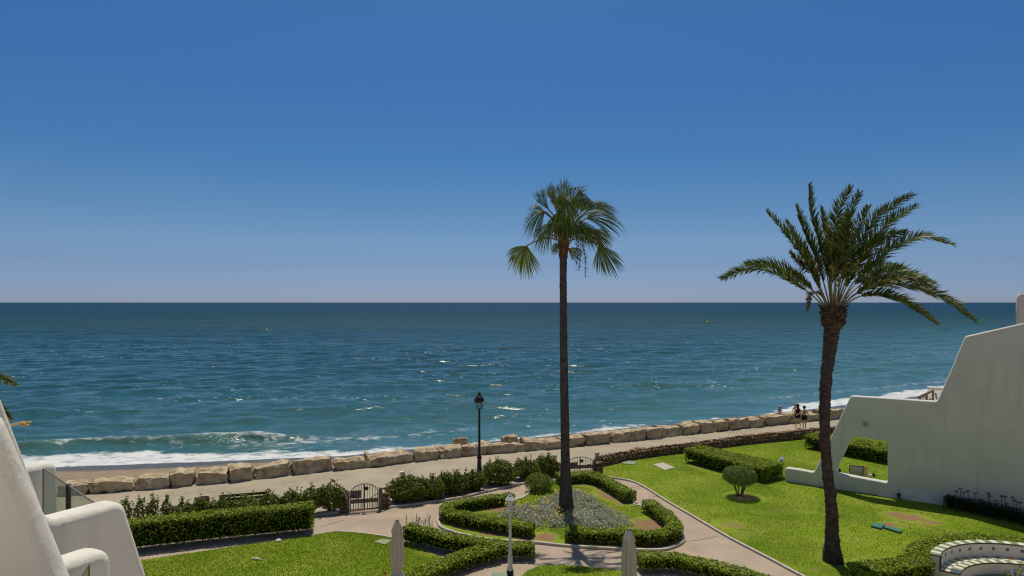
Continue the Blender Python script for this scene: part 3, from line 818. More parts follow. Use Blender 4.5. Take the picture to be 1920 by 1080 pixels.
# small rounded wall end between them
P0, f3 = LW(6.0)
a3, b3 = f3(118, 1060), f3(214, 1030)
o3 = [(a3[0] - 3, 0.0), (a3[0] - 3, f3(160, 1045)[1]), (b3[0], f3(160, 1045)[1]), (b3[0] + 0.02, 5.3), (b3[0] + .02, 0.0)]
fin('wall', [rounded(o3, {'d': 0.16, 0: 0, 1: 0, 4: 0})], P0, ld, 0.34, 0.10, M['stucco'], lhouse, 0.01)
# far parapet
P0, f4 = LW(10.0)
a4, b4 = f4(52, 877), f4(110, 867)
z4 = f4(80, 871)[1]
o4 = [(a4[0] - 2.5, 0.0), (a4[0] - 2.5, z4), (b4[0], z4), (b4[0] + 0.02, z4 - 1), (b4[0] + .02, 0.0)]
fin('wall', [rounded(o4, {'d': 0.14, 0: 0, 1: 0, 4: 0})], P0, ld, 0.34, 0.09, M['stucco'], lhouse, 0.01)
# glass balustrades: they run from the far parapet to the stepped wall, and from the small wall end towards the viewer
mb = MB(); mb.box((0, -3.15, 6.0), (70, 0.3, 12.0)); mb.build('bounce_facade', M['stucco'], lhouse)  # unseen wall behind the camera, added to bounce sunlight onto shaded faces
mb = MB()
for z_ in (7.02,):
    pl_ = [(-6.2, -3.0), (7, -3.0), (7, 2.7), (-3.15, 2.7)]
    mb.add([(x, y, z_) for x, y in pl_] + [(x, y, z_ - .22) for x, y in pl_], [(0, 1, 2, 3), (7, 6, 5, 4)] + [(i, (i + 1) % 4, 4 + (i + 1) % 4, 4 + i) for i in range(4)])
mb.build('bounce_terrace_floor', M['bounce_floor'], lhouse)  # unseen floor below the camera, added for its bounced light
def pane(p, q_, z0, z1, name='glass_panel'):
    mb = MB(); c = (p + q_) / 2; dd = q_ - p
    mb.box((c.x, c.y, (z0 + z1) / 2), (dd.to_2d().length, 0.014, z1 - z0), rz=math.atan2(dd.y, dd.x)); o = mb.build(name, M['glass'], lhouse)
    mb = MB(); mb.box((c.x, c.y, z1 + 0.007), (dd.to_2d().length, 0.016, 0.014), rz=math.atan2(dd.y, dd.x)); mb.build('glass_edge', M['gate_sheet'], o)
    return o
ga = D(82, 880, 8.9); gb = D(180, 946, 8.9); zt = ga.z
gb = Vector(((180 - 960) / F * F * (H - zt) / 379, F * (H - zt) / 379, zt))
gm = ga.lerp(gb, 0.52)
pane(ga, gm, zt - 1.05, zt); pane(gm + (gb - gm) * 0.03, gb, zt - 1.05, zt)
mb = MB(); mb.box((gm.x, gm.y, zt - 0.5), (0.05, 0.05, 1.04), rz=0.4); mb.build('glass_post', M['black'], lhouse)
mb = MB(); mb.tube([ga + Vector((0.0, -0.012, 0)), ga + Vector((0.0, -0.012, -1.0))], 0.008, 6); mb.build('glass_joint', M['dark_iron'], lhouse)
lo_a, lo_b = ga + Vector((0.12, 0.1, -0.72)), gb + Vector((-0.55, 0.35, -0.72))
mb = MB(); mb.bar(lo_a, lo_b, 0.22, 0.16); mb.build('ledge', M['stucco'], lhouse)
hc = D(167, 1058, 5.55); hd = Vector((hc.x + 0.55, hc.y - 1.4, hc.z))
pane(hc, hd, hc.z - 1.0, hc.z)
mb = MB(); mb.tube([hc + Vector((0, 0, 0.01)), hc - Vector((0, 0, 1.0))], 0.007, 6); mb.build('glass_joint', M['dark_iron'], lhouse)

# ------------------------------------------------------------------ boulders
BL = [
 (108, 160, 903, 'pale boulder seen through the glass balustrade, leftmost of the sea wall'),
 (161, 249, 893, 'long cracked boulder on the sea wall, first to the right of the glass balustrade'),
 (249, 316, 886, 'flat-fronted boulder on the sea wall, second to the right of the glass balustrade'),
 (319, 366, 878, 'short squared boulder on the sea wall, third to the right of the glass balustrade'),
 (365, 429, 873, 'boulder with a humped top straight beyond the litter bin'),
 (431, 475, 868, 'narrow upright boulder straight beyond the middle of the wooden bench'),
 (475, 548, 866, 'long smooth-faced boulder beyond the right end of the wooden bench'),
 (548, 625, 853, 'tall dome-topped boulder standing higher than its neighbours on the sea wall'),
 (625, 692, 855, 'boulder just right of the tall dome-topped one, straight beyond the left garden gate'),
 (693, 778, 845, 'big long boulder beyond the pale bollard, fourth to the left of the black lamp post'),
 (779, 823, 839, 'compact boulder with a rounded left side, third to the left of the black lamp post'),
 (823, 872, 833, 'low-shouldered boulder, second to the left of the black lamp post'),
 (866, 925, 829, 'broad boulder directly behind the black lamp post'),
 (913, 985, 825, 'long flat-topped boulder, first to the right of the black lamp post'),
 (984, 1030, 821, 'boulder with slanting sides, second to the right of the black lamp post'),
 (1021, 1055, 818, 'small boulder touching the left side of the tall palm trunk'),
 (1058, 1098, 815, 'boulder half hidden behind the right side of the tall palm trunk'),
 (1098, 1149, 809, 'long boulder beyond the right gate, first fully clear of the tall palm trunk'),
 (1149, 1185, 805, 'boulder second to the right of the tall palm trunk, above the stone wall'),
 (1184, 1215, 803, 'narrow boulder third to the right of the tall palm trunk'),
 (1214, 1241, 800, 'small squared boulder fourth to the right of the tall palm trunk'),
 (1239, 1280, 795, 'dark-faced boulder straight beyond the pale square slab in the lawn'),
 (1280, 1315, 792, 'boulder beyond the left end of the block-shaped hedge'),
 (1315, 1340, 788, 'small ochre boulder, seventh to the left of the walking couple'),
 (1340, 1367, 786, 'small upright boulder, sixth to the left of the walking couple'),
 (1367, 1405, 783, 'pitted boulder beyond the round topiary, fourth to the left of the walking couple'),
 (1405, 1434, 780, 'smooth boulder, third to the left of the walking couple'),
 (1434, 1481, 776, 'long boulder in front of the bather on the left'),
 (1481, 1509, 772, 'boulder right behind the walking couple'),
 (1508, 1540, 771, 'boulder between the walking couple and the date palm trunk'),
 (1542, 1580, 765, 'boulder between the date palm trunk and the white wall, rightmost of the sea wall'),
]
rbx = [p[0] for p in ROCK]; rby = [p[1] for p in ROCK]
def boulder_mesh(L_, dp, h, seed):
    r = np.random.default_rng(seed)
    nx_, ny_, nz_ = 16, 9, 9
    pts = {}; V = []; Qd = []
    def vid(i, j, k):
        if (i, j, k) not in pts:
            pts[(i, j, k)] = len(V); V.append((2 * i / nx_ - 1, 2 * j / ny_ - 1, 2 * k / nz_ - 1))
        return pts[(i, j, k)]
    for i in range(nx_):
        for j in range(ny_):
            for k in (0, nz_):
                Qd.append([vid(i, j, k), vid(i + 1, j, k), vid(i + 1, j + 1, k), vid(i, j + 1, k)][::1 if k else -1])
    for i in range(nx_):
        for k in range(nz_):
            for j in (0, ny_):
                Qd.append([vid(i, j, k), vid(i + 1, j, k), vid(i + 1, j, k + 1), vid(i, j, k + 1)][::-1 if j else 1])
    for j in range(ny_):
        for k in range(nz_):
            for i in (0, nx_):
                Qd.append([vid(i, j, k), vid(i, j + 1, k), vid(i, j + 1, k + 1), vid(i, j, k + 1)][::1 if i else -1])
    V = np.array(V, float)
    nrm = np.linalg.norm(V, axis=1, keepdims=True)
    sph = V / nrm * 1.25
    k_ = 0.20
    P = V * (1 - k_) + sph * k_
    # skewed corners
    cor = r.uniform(-0.21, 0.21, (2, 2, 2, 3)) * np.array([.8, 1, 1])
    t = (V + 1) / 2
    for a_ in (0, 1):
        for b_ in (0, 1):
            for c_ in (0, 1):
                w = (t[:, 0] if a_ else 1 - t[:, 0]) * (t[:, 1] if b_ else 1 - t[:, 1]) * (t[:, 2] if c_ else 1 - t[:, 2])
                P += w[:, None] * cor[a_, b_, c_]
    P *= np.array([L_ / 2, dp / 2, h / 2])
    q_ = P + seed * 7.3
    nz = 0.075 * vnoise(q_ * 1.7, seed) + 0.055 * vnoise(q_ * 3.6, seed + 1) + 0.032 * vnoise(q_ * 11, seed + 2)
    P += V / nrm * nz[:, None] * 1.4
    P[:, 2] += h / 2 - 0.05
    return mesh_np('boulder', P, Qd)
brot = math.atan2(0.40, 0.918)
for i, (x0, x1, yt, lab) in enumerate(BL):
    y0, y1 = np.interp(x0, rbx, rby), np.interp(x1, rbx, rby)
    p, q_ = G(x0, y0), G(x1, y1)
    d = q_ - p; L_ = d.length
    mid = (p + q_) / 2
    nn = Vector((-d.y, d.x, 0)).normalized()
    dp = random.uniform(0.85, 1.15)
    T = np.interp((x0 + x1) / 2, rbx, rby) - yt
    h = 0.95 * (T - 8.0 * 1200 * dp / (mid.y * (mid.y + dp))) * mid.y / 1200 + 0.06
    h = max(0.5, min(h, 1.05))
    me = boulder_mesh(L_ * 0.93, dp, h, 20 + i)
    o = link('boulder', me, None, M['rock'], False)
    bm = bmesh.new(); bm.from_mesh(me)
    for f_ in bm.faces: f_.smooth = False
    bm.to_mesh(me); bm.free()
    o.location = mid + nn * (dp / 2)
    o.rotation_euler = (random.uniform(-.05, .05), random.uniform(-.06, .06), math.atan2(d.y, d.x) + random.uniform(-.06, .06))
    tag(o, lab, 'boulder', 'boulders lining the promenade')
for (x, y, s, lab) in ((870, 856, 0.36, 'small knobby boulder peeping over the sea wall left of the black lamp post'), (965, 849, 0.40, 'low boulder behind the flat-topped one right of the black lamp post')):
    p = G(x, y) + Vector((-0.3, 1.3, -.12))
    o = link('boulder', boulder_mesh(s * 2, s * 1.6, 0.88, 90 + x), None, M['rock'], False); o.location = p; o.rotation_euler = (0, 0, 0.3)
    tag(o, lab, 'boulder', 'boulders lining the promenade')

# ------------------------------------------------------------------ low rubble wall
sw = catmull([tuple(G(*p)) for p in ((1126, 877), (1151, 871), (1195, 862.5), (1239, 856), (1297, 849), (1392, 836), (1496, 825), (1535, 821))] + [(26, 43.3, 0)], 8)
seg = np.linalg.norm(np.diff(sw[:, :2], axis=0), axis=1); cum = np.concatenate([[0], np.cumsum(seg)])
def along(s):
    return np.array([np.interp(s, cum, sw[:, 0]), np.interp(s, cum, sw[:, 1])])
swl = empty('stone_wall', tuple(sw[0]), 'low rubble stone wall between the promenade and the right-hand lawn', 'wall')
core = MB(); HW, TW = 0.50, 0.46
vs, fs = [], []
for i, p in enumerate(sw):
    t = sw[min(i + 1, len(sw) - 1)] - sw[max(i - 1, 0)]; t = t[:2] / np.linalg.norm(t[:2]); nn = np.array([-t[1], t[0]])
    a_, b_ = p[:2] + nn * 0.04, p[:2] + nn * (TW - 0.04)
    for q_, z in ((a_, 0), (a_, HW - .05), (b_, HW - .05), (b_, 0)): vs.append((q_[0], q_[1], z))
for i in range(len(sw) - 1):
    for k in range(3): fs.append((i * 4 + k, i * 4 + k + 1, i * 4 + 5 + k, i * 4 + 4 + k))
fs += [(0, 1, 2, 3), tuple(len(vs) - 4 + k for k in (3, 2, 1, 0))]
core.add(vs, fs); core.build('wall_core', M['mortar'], swl)
def stone_mesh(seed):
    bm = bmesh.new(); bmesh.ops.create_icosphere(bm, subdivisions=1, radius=0.5)
    r = random.Random(seed)
    for v in bm.verts:
        c = v.co; m = max(abs(c.x), abs(c.y), abs(c.z))
        v.co = c * (0.7 + 0.3 * 0.5 / m * 0.9) * r.uniform(0.82, 1.12)
    me = bpy.data.meshes.new('stone'); bm.to_mesh(me); bm.free(); return me
stones = [stone_mesh(i) for i in range(7)]
for i, me in enumerate(stones): me.materials.append(M['rubble'] if i % 3 else M['rubble2'])
def stone(p, sc, rz, parent):
    o = bpy.data.objects.new('stone', random.choice(stones)); COL.objects.link(o)
    o.parent = parent; o.location = Vector(p) - WL[parent.name]; o.scale = sc
    o.rotation_euler = (random.uniform(-.3, .3), random.uniform(-.3, .3), rz)
    return o
ns = 0; rest = MB()
for row in range(4):
    s = 0.1 + random.uniform(0, .15)
    while s < cum[-1] - 0.1:
        Ls = random.uniform(0.17, 0.34) * (1 if s < 12 else 1.25)
        p = along(s + Ls / 2); t = along(s + Ls) - along(s); t /= np.linalg.norm(t); nn = np.array([-t[1], t[0]])
        rz = math.atan2(t[1], t[0])
        if row < 3:
            pos = (*(p + nn * random.uniform(.03, .07)), 0.075 + row * 0.155 + random.uniform(-.02, .02)); sc = (Ls * 1.05, 0.16, random.uniform(.15, .2))
        else:
            pos = (*(p + nn * random.uniform(.16, .30)), HW - .02 + random.uniform(-.02, .03)); sc = (Ls * 1.05, random.uniform(.3, .42), random.uniform(.12, .2))
        ns += 1
        if ns <= 290 and s < 17.5: stone(pos, sc, rz, swl)
        else: rest.box(pos, (sc[0] * .9, sc[1] * .9, sc[2] * .9), rz)
        s += Ls
if rest.v:
    tag(rest.build('stone', M['rubble'], swl), kind='stuff')

# ------------------------------------------------------------------ gates
def pier(name, c, w, d, h, rz, label):
    root = empty(name, (c[0], c[1], 0), label, 'gate pier', 'stone gate piers')
    mb = MB(); mb.box((c[0], c[1], h / 2), (w * .9, d * .9, h * .96), rz); mb.build('pier_core', M['mortar'], root)
    ca, sa = math.cos(rz), math.sin(rz)
    for lev in range(max(2, int(h / 0.17))):
        for k in range(max(1, round(w / 0.17))):
            for side in (-1, 1):
                lx = (k + .5) * 0.17 - w / 2 + random.uniform(-.02, .02); ly = side * d * .42
                stone((c[0] + lx * ca - ly * sa, c[1] + lx * sa + ly * ca, 0.085 + lev * .168), (0.19, 0.16, 0.19), rz + random.uniform(-.2, .2), root)
    for k in range(max(1, round(w / 0.2))):
        lx = (k + .5) * 0.2 - w / 2
        stone((c[0] + lx * ca, c[1] + lx * sa, h - .01), (0.22, d * .95, 0.11), rz, root)
    return root
def gate(a_, b_, hp, ha, label, plab, lock_left=False):
    a_, b_ = Vector(a_), Vector(b_)
    d = (b_ - a_); Wd = d.length; t = d.normalized(); rz = math.atan2(t.y, t.x)
    root = empty('garden_gate', tuple((a_ + b_) / 2), label, 'gate', 'arched iron garden gates')
    for p, h in ((a_, hp), (b_, hp + .03)):
        mb = MB(); mb.box((p.x, p.y, h / 2), (0.11, 0.11, h), rz); mb.box((p.x, p.y, h + .012), (0.13, 0.13, 0.024), rz); mb.build('gate_post', M['post_grey'], root)
    def Pt(s, z): return a_ + t * s + Vector((0, 0, z))
    g0, g1 = 0.09, Wd - 0.09; mid = Wd / 2
    def arch(s):
        x = (s - mid) / (g1 - mid); return hp - 0.12 + (ha - hp + 0.12) * math.sqrt(max(0, 1 - x * x * 0.96))
    for k, (s0, s1) in enumerate(((g0, mid - .012), (mid + .012, g1))):
        mb = MB()
        mb.tube([Pt(s, arch(s)) for s in np.linspace(s0, s1, 10)], 0.018, 6)
        mb.bar(Pt(s0, .06), Pt(s0, arch(s0)), 0.03); mb.bar(Pt(s1, .06), Pt(s1, arch(s1)), 0.034)
        mb.bar(Pt(s0, .09), Pt(s1, .09), 0.03)
        if k == 0: mb.bar(Pt(s0, hp - .16), Pt(s0 + .3, .52), 0.022)
        else: mb.bar(Pt(s1, hp - .16), Pt(s1 - .3, .52), 0.022)
        leaf = mb.build('gate_leaf', M['dark_iron'], root)
        for s in np.linspace(s0, s1, 6)[1:-1]:
            mb = MB(); mb.tube([Pt(s, .04), Pt(s, arch(s))], 0.011, 6); mb.build('bar', M['dark_iron'], leaf)
        for s in np.linspace(s0, s1, 7)[1:-1] + 0.03:
            mb = MB(); mb.tube([Pt(s, .05), Pt(s, .30), Pt(s, .36)], [0.010, 0.010, 0.002], 5); mb.build('spike', M['dark_iron'], leaf)
        mb = MB(); c = Pt((s0 + s1) / 2, .43); mb.box(c, (s1 - s0 - .03, 0.016, 0.17), rz); mb.build('gate_panel', M['gate_plate'], leaf)
    mb = MB(); mb.box(Pt(mid + .09, ha - .2), (0.15, 0.07, 0.13), rz); mb.build('lock_box', M['black'], root)
    mb = MB(); c = Pt(mid - .33, ha - .42) + Vector((t.y, -t.x, 0)) * -0.03; mb.box(c, (0.45, 0.012, 0.32), rz); mb.build('mesh_sheet', M['gate_sheet'], root)
    return root
gA, gB = G(653, 961), G(712.5, 956)
gate(gA, gB, 0.86, 1.13, 'arched double iron gate between the two shrub rows at the left end of the path', 'left')
gC, gD = G(1060, 893), G(1115, 890)
gate(gC, gD, 0.72, 0.92, 'arched double iron gate partly behind the tall palm trunk beside the rubble wall', 'right')
pier('gate_pier', G(643, 959), 0.26, 0.3, 0.55, 0.29, 'reddish stone pier left of the left garden gate')
pier('gate_pier', G(723, 951), 0.30, 0.3, 0.60, 0.29, 'reddish stone pier right of the left garden gate')
pier('gate_pier', G(1121, 890), 0.36, 0.5, 0.62, 0.4, 'pale stone pier between the right garden gate and the rubble wall')
mb = MB(); a_, b_ = G(714, 956), G(728, 951); mb.bar(a_ + Vector((0, 0, .86)), b_ + Vector((0, 0, .84)), 0.07, 0.06); mb.bar(a_ + Vector((0.03, 0.02, 0)), a_ + Vector((.03, 0.02, .86)), 0.05)
tag(mb.build('rail', M['post_grey'], None, origin=tuple(a_)), 'short dark timber rail on the post right of the left garden gate', 'rail')

# ------------------------------------------------------------------ hedges and shrubs
def leaves(P, Nrm, size, aspect=0.6, flat=0.5, r=rng):
    """rhombic leaves at P, roughly facing Nrm"""
    n = len(P)
    nn = Nrm + flat * r.normal(0, 1, (n, 3)); nn /= np.linalg.norm(nn, axis=1, keepdims=True)
    a = r.normal(0, 1, (n, 3)); a -= nn * (a * nn).sum(1, keepdims=True); a /= np.linalg.norm(a, axis=1, keepdims=True)
    b = np.cross(nn, a)
    s = size * r.uniform(0.6, 1.35, (n, 1))
    V = np.empty((n, 4, 3))
    V[:, 0] = P - a * s * 0.5; V[:, 2] = P + a * s * 0.5 - nn * s * 0.1
    V[:, 1] = P + b * s * aspect * 0.5 + nn * s * 0.06; V[:, 3] = P - b * s * aspect * 0.5 + nn * s * 0.06
    return V.reshape(-1, 3)

def hedge(label, pts, w, h, group='clipped hedges', m='hedge', dens=900, size=0.072, taper=None, stems=True, lift=0.06, z0=0.04, ragged=0.05):
    P = catmull([tuple(p)[:2] + (0,) for p in pts], 6)[:, :2]
    sg = np.linalg.norm(np.diff(P, axis=0), axis=1); cu = np.concatenate([[0], np.cumsum(sg)]); Lt = cu[-1]
    base = (P[0][0], P[0][1], 0)
    root = empty('hedge', base, label, 'hedge', group)
    def at(s):
        x, y = np.interp(s, cu, P[:, 0]), np.interp(s, cu, P[:, 1])
        e = 0.08; tx = np.interp(np.minimum(s + e, Lt), cu, P[:, 0]) - np.interp(np.maximum(s - e, 0), cu, P[:, 0]); ty = np.interp(np.minimum(s + e, Lt), cu, P[:, 1]) - np.interp(np.maximum(s - e, 0), cu, P[:, 1])
        l = np.hypot(tx, ty) + 1e-9
        return x, y, tx / l, ty / l
    hs = (lambda s: np.interp(s, [0, Lt], taper)) if taper else (lambda s: np.full_like(s, h))
    per = w + 2 * h
    nT = int(Lt * w * dens * 1.25); nS = int(Lt * h * dens)
    nE = int(w * h * dens)
    Ps, Ns = [], []
    def emit(s, lat, z, nl, nz, nt=0.0):
        x, y, tx, ty = at(np.clip(s, 0, Lt))
        ex = s - np.clip(s, 0, Lt)
        X = x + tx * ex - ty * lat; Y = y + ty * ex + tx * lat
        n_ = np.stack([-ty * nl + tx * nt, tx * nl + ty * nt, nz], 1)
        Ps.append(np.stack([X, Y, z + z0], 1)); Ns.append(n_)
    # top
    s = rng.uniform(-.05, Lt + .05, nT); lat = rng.uniform(-w / 2, w / 2, nT); hh = hs(np.clip(s, 0, Lt))
    edge = np.clip((np.abs(lat) - w * .33) / (w * .17), 0, 1)
    dep = rng.exponential(0.035, nT)
    emit(s, lat, hh - dep - 0.06 * edge ** 2 + ragged * rng.normal(0, .35, nT), np.zeros(nT), np.ones(nT))
    for sd in (-1, 1):
        s = rng.uniform(-.05, Lt + .05, nS); hh = hs(np.clip(s, 0, Lt)); zz = rng.uniform(0, 1, nS)
        keep_ = rng.random(nS) < np.clip((zz - lift / h * .4) / (lift * 2.2 / h), 0.12, 1) * (0.55 + 0.45 * np.clip((zz - .7) / .3, 0, 1))
        s, hh, zz = s[keep_], hh[keep_], zz[keep_]
        dep = rng.exponential(0.075, len(s))
        emit(s, sd * (w / 2 - dep - 0.06 * np.clip((zz - .8) / .2, 0, 1) ** 2 - .05 * np.clip(.3 - zz, 0, 1)), zz * hh, np.full(len(s), sd * .55), np.full(len(s), 0.85))
    for e0_, sg_ in ((0.0, -1), (Lt, 1)):
        zz = rng.uniform(0.1, 1, nE); lat = rng.uniform(-w / 2, w / 2, nE); hh = hs(np.full(nE, e0_))
        emit(np.full(nE, e0_) + sg_ * (0.05 - rng.exponential(.05, nE) - .08 * np.clip((np.abs(lat) - w * .3) / (w * .2), 0, 1)), lat, zz * hh, np.zeros(nE), np.full(nE, .3), np.full(nE, float(sg_)))
    Pp = np.concatenate(Ps); Nn = np.concatenate(Ns)
    lump = vnoise(Pp * np.array([2.1, 2.1, 2.5]), 5)[:, None] * ragged + vnoise(Pp * 5.5, 6)[:, None] * ragged * .5
    Pp = Pp + Nn * lump
    V = leaves(Pp, Nn, size, flat=0.42)
    nL = len(V) // 4
    Qd = np.arange(nL * 4).reshape(-1, 4)
    # inner mass of twigs and leaves, its shade painted in as near-black
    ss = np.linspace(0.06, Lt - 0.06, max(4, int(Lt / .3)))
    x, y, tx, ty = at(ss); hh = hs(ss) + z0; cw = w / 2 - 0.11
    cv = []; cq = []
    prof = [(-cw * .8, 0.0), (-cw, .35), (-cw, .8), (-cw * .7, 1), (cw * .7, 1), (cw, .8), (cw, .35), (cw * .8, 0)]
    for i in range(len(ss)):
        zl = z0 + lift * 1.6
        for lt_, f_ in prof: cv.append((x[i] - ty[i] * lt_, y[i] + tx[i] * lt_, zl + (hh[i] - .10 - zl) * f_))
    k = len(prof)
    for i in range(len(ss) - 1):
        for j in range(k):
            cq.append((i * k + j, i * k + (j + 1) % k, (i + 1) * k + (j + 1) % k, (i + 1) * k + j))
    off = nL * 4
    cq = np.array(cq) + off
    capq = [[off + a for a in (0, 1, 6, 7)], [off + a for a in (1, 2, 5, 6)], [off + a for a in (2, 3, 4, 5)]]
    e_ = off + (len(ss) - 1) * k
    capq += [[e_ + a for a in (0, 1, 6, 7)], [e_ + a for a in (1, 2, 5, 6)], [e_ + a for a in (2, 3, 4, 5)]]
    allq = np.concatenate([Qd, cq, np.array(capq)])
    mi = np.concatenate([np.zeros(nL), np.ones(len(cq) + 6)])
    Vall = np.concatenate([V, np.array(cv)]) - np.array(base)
    link('foliage', mesh_np('foliage', Vall, allq, None, mi), root, [M[m], M['hedge_core_shade']])
    if stems:
        mb = MB()
        for s in np.arange(.15, Lt, .28):
            x, y, tx, ty = at(np.array([s + random.uniform(-.1, .1)]))
            lt_ = random.uniform(-w * .25, w * .25)
            p = Vector((float(x[0] - ty[0] * lt_), float(y[0] + tx[0] * lt_), 0.0))
            for k in range(2): mb.tube([p, p + Vector((random.uniform(-.08, .08), random.uniform(-.08, .08), z0 + lift * 2.4 + .06))], 0.014, 5, cap=False)
        tag(mb.build('stem', M['twig'], root), kind='stuff')
    return root
def GP(*pp): return [G(*p) for p in pp]

hedge('long tall clipped hedge at the left behind the left lawn', GP((150, 1042), (270, 1029), (400, 1014), (500, 1004), (585, 995.5)), 0.78, 1.0, dens=950, size=0.068, lift=0.085)
hedge('low clipped hedge curving round the left tip of the flower bed', GP((960, 945), (920, 951), (880, 957), (851, 963), (838, 970), (839, 978), (862, 985), (917, 996), (960, 1003), (998, 1008)), 0.58, 0.44, dens=1000)
hedge('low clipped hedge curving round the right end of the flower bed', GP((1062, 1016), (1100, 1018), (1150, 1020), (1200, 1022.5), (1240, 1022), (1262, 1014), (1266, 1003), (1250, 986), (1228, 969), (1215, 961)), 0.58, 0.46, dens=1000)
hedge('low clipped hedge arching along the far side of the flower bed', GP((1046, 909), (1090, 905.5), (1118, 909), (1140, 919), (1160, 931), (1181, 944)), 0.66, 0.46, dens=1000)
hedge('clipped hedge running from the left parasol to the white lamp post', GP((763, 1017), (838, 1033), (930, 1045), (998, 1047)), 0.62, 0.46, dens=1050, taper=(0.62, 0.43))
hedge('short clipped hedge in front of the longer one left of the white lamp post', GP((928, 1050), (895, 1058), (850, 1073), (800, 1094), (755, 1115)), 0.66, 0.44, dens=1050)
hedge('clipped hedge right of the right parasol along the near side of the path', GP((1199, 1070), (1235, 1068), (1280, 1072), (1330, 1084), (1380, 1097), (1430, 1111), (1480, 1126)), 0.64, 0.45, dens=1050)
hedge('wide block-shaped hedge on the right lawn behind the round topiary', [(9.95, 34.7), (11.1, 32.9), (12.55, 30.75)], 1.75, 0.74, dens=700, size=0.075, lift=0.10)
hedge('wide clipped hedge beyond the opening of the white wall', [(17.9, 38.0), (20.5, 34.2), (23.6, 29.7)], 1.9, 0.80, dens=600, size=0.085, lift=0.10)
bp_ = [(c0.x + 3.22 * math.cos(a), c0.y + 3.22 * math.sin(a)) for a in np.linspace(R(35), R(146), 9)]
hedge('clipped hedge wrapped round the back of the tiled bench', bp_ + [(11.9, 19.55), (11.0, 19.35), (10.35, 19.2)], 0.92, 0.78, dens=900, taper=(0.84, 0.62))
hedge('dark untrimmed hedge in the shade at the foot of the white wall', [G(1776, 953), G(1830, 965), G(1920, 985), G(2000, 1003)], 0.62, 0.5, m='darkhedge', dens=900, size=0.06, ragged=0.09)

def shrub(label, c, rx, ry, h, n, m='shrub', size=0.085, group=None, name='shrub', cat='shrub', zc=None, rz=0.0, stems=5, ragged=0.2, shell=0.45, tops=0):
    c = Vector(c)
    root = empty(name, (c.x, c.y, 0), label, cat, group)
    sd = int(abs(c.x * 37 + c.y * 91)) % 999
    r = np.random.default_rng(sd)
    v = r.normal(0, 1, (n, 3)); v /= np.linalg.norm(v, axis=1, keepdims=True)
    rad = (1 - shell * r.random(n) ** 1.6)
    lump = 1 + ragged * vnoise(v * 2.2 + sd, sd) + ragged * .5 * vnoise(v * 5 + sd, sd + 1)
    zm = zc if zc is not None else h * 0.5
    hz = h - zm if zc is not None else h * 0.5
    P = v * (rad * lump)[:, None] * np.array([rx, ry, hz])
    P[:, 2] = np.maximum(P[:, 2] + zm, 0.03 + 0.05 * r.random(n))
    Nn = v * np.array([1 / rx, 1 / ry, 1 / hz]); Nn /= np.linalg.norm(Nn, axis=1, keepdims=True)
    if tops:
        k = tops * 14
        ang = r.uniform(0, 6.28, tops); rr = r.uniform(0, .85, tops)
        bx, by = np.cos(ang) * rr * rx, np.sin(ang) * rr * ry
        ii = np.repeat(np.arange(tops), 14); tz = r.uniform(0, .30, k) * np.repeat(r.uniform(.5, 1.2, tops), 14)
        bz = zm + hz * np.sqrt(np.clip(1 - rr ** 2, 0, 1)) * 0.92
        P2 = np.stack([bx[ii] + r.normal(0, .035, k), by[ii] + r.normal(0, .035, k), bz[ii] + tz], 1)
        P = np.concatenate([P, P2]); Nn = np.concatenate([Nn, np.tile([0, 0, 1.0], (k, 1))])
    V = leaves(P, Nn, size, aspect=0.5, flat=0.8, r=r)
    link('foliage', mesh_np('foliage', V, np.arange(len(V)).reshape(-1, 4)), root, M[m])
    mb = MB()
    for k in range(stems):
        a = random.uniform(0, 6.28); q_ = Vector((math.cos(a) * rx * .55, math.sin(a) * ry * .55, zm + hz * .4))
        b0 = Vector((math.cos(a) * .06, math.sin(a) * .06, 0))
        mb.tube([c + b0, c + b0.lerp(q_, .45) + Vector((random.uniform(-.04, .04), random.uniform(-.04, .04), 0)), c + q_], [0.028, 0.02, 0.008], 6, cap=False)
    mb.build('stem', M['twig'], root)
    return root

LS = 'shrubs left of the left gate'
rows_ = [(236, 985, .24, .95, 150, 'leggy young shrub beside the stepped white wall, leftmost of the row behind the long hedge'),
         (262, 984, .18, .95, 110, 'thin sapling-like shrub second from the stepped white wall'),
         (286, 982, .19, .98, 130, 'thin two-topped shrub third from the stepped white wall'),
         (312, 981, .20, .92, 130, 'sparse shrub fourth from the stepped white wall'),
         (341, 979, .30, .80, 240, 'low dense shrub left of the litter bin'),
         (376, 977, .42, .85, 460, 'rounded shrub in front of the litter bin'),
         (418, 975, .45, .88, 520, 'rounded shrub in front of the left end of the wooden bench'),
         (462, 973, .46, .90, 520, 'yellowish shrub in front of the middle of the wooden bench'),
         (506, 970, .42, .98, 480, 'shrub with loose tops in front of the right end of the wooden bench'),
         (545, 967, .40, 1.0, 460, 'shrub with loose tops first to the right of the wooden bench'),
         (582, 964, .40, 1.08, 500, 'tall loose shrub second to the right of the wooden bench'),
         (621, 960, .55, 1.18, 900, 'big dense shrub directly left of the left garden gate')]
for (x, y, rx, h, n, lab) in rows_:
    shrub(lab, G(x, y), rx * 1.25, min(rx * 1.2, .45), h * .93, int(n * 2.7), size=0.11, group=LS, tops=7 if n > 400 else 5, zc=h * .52, ragged=.25, m='bush_y' if x == 462 else 'shrub')
RS = 'shrubs right of the left gate'
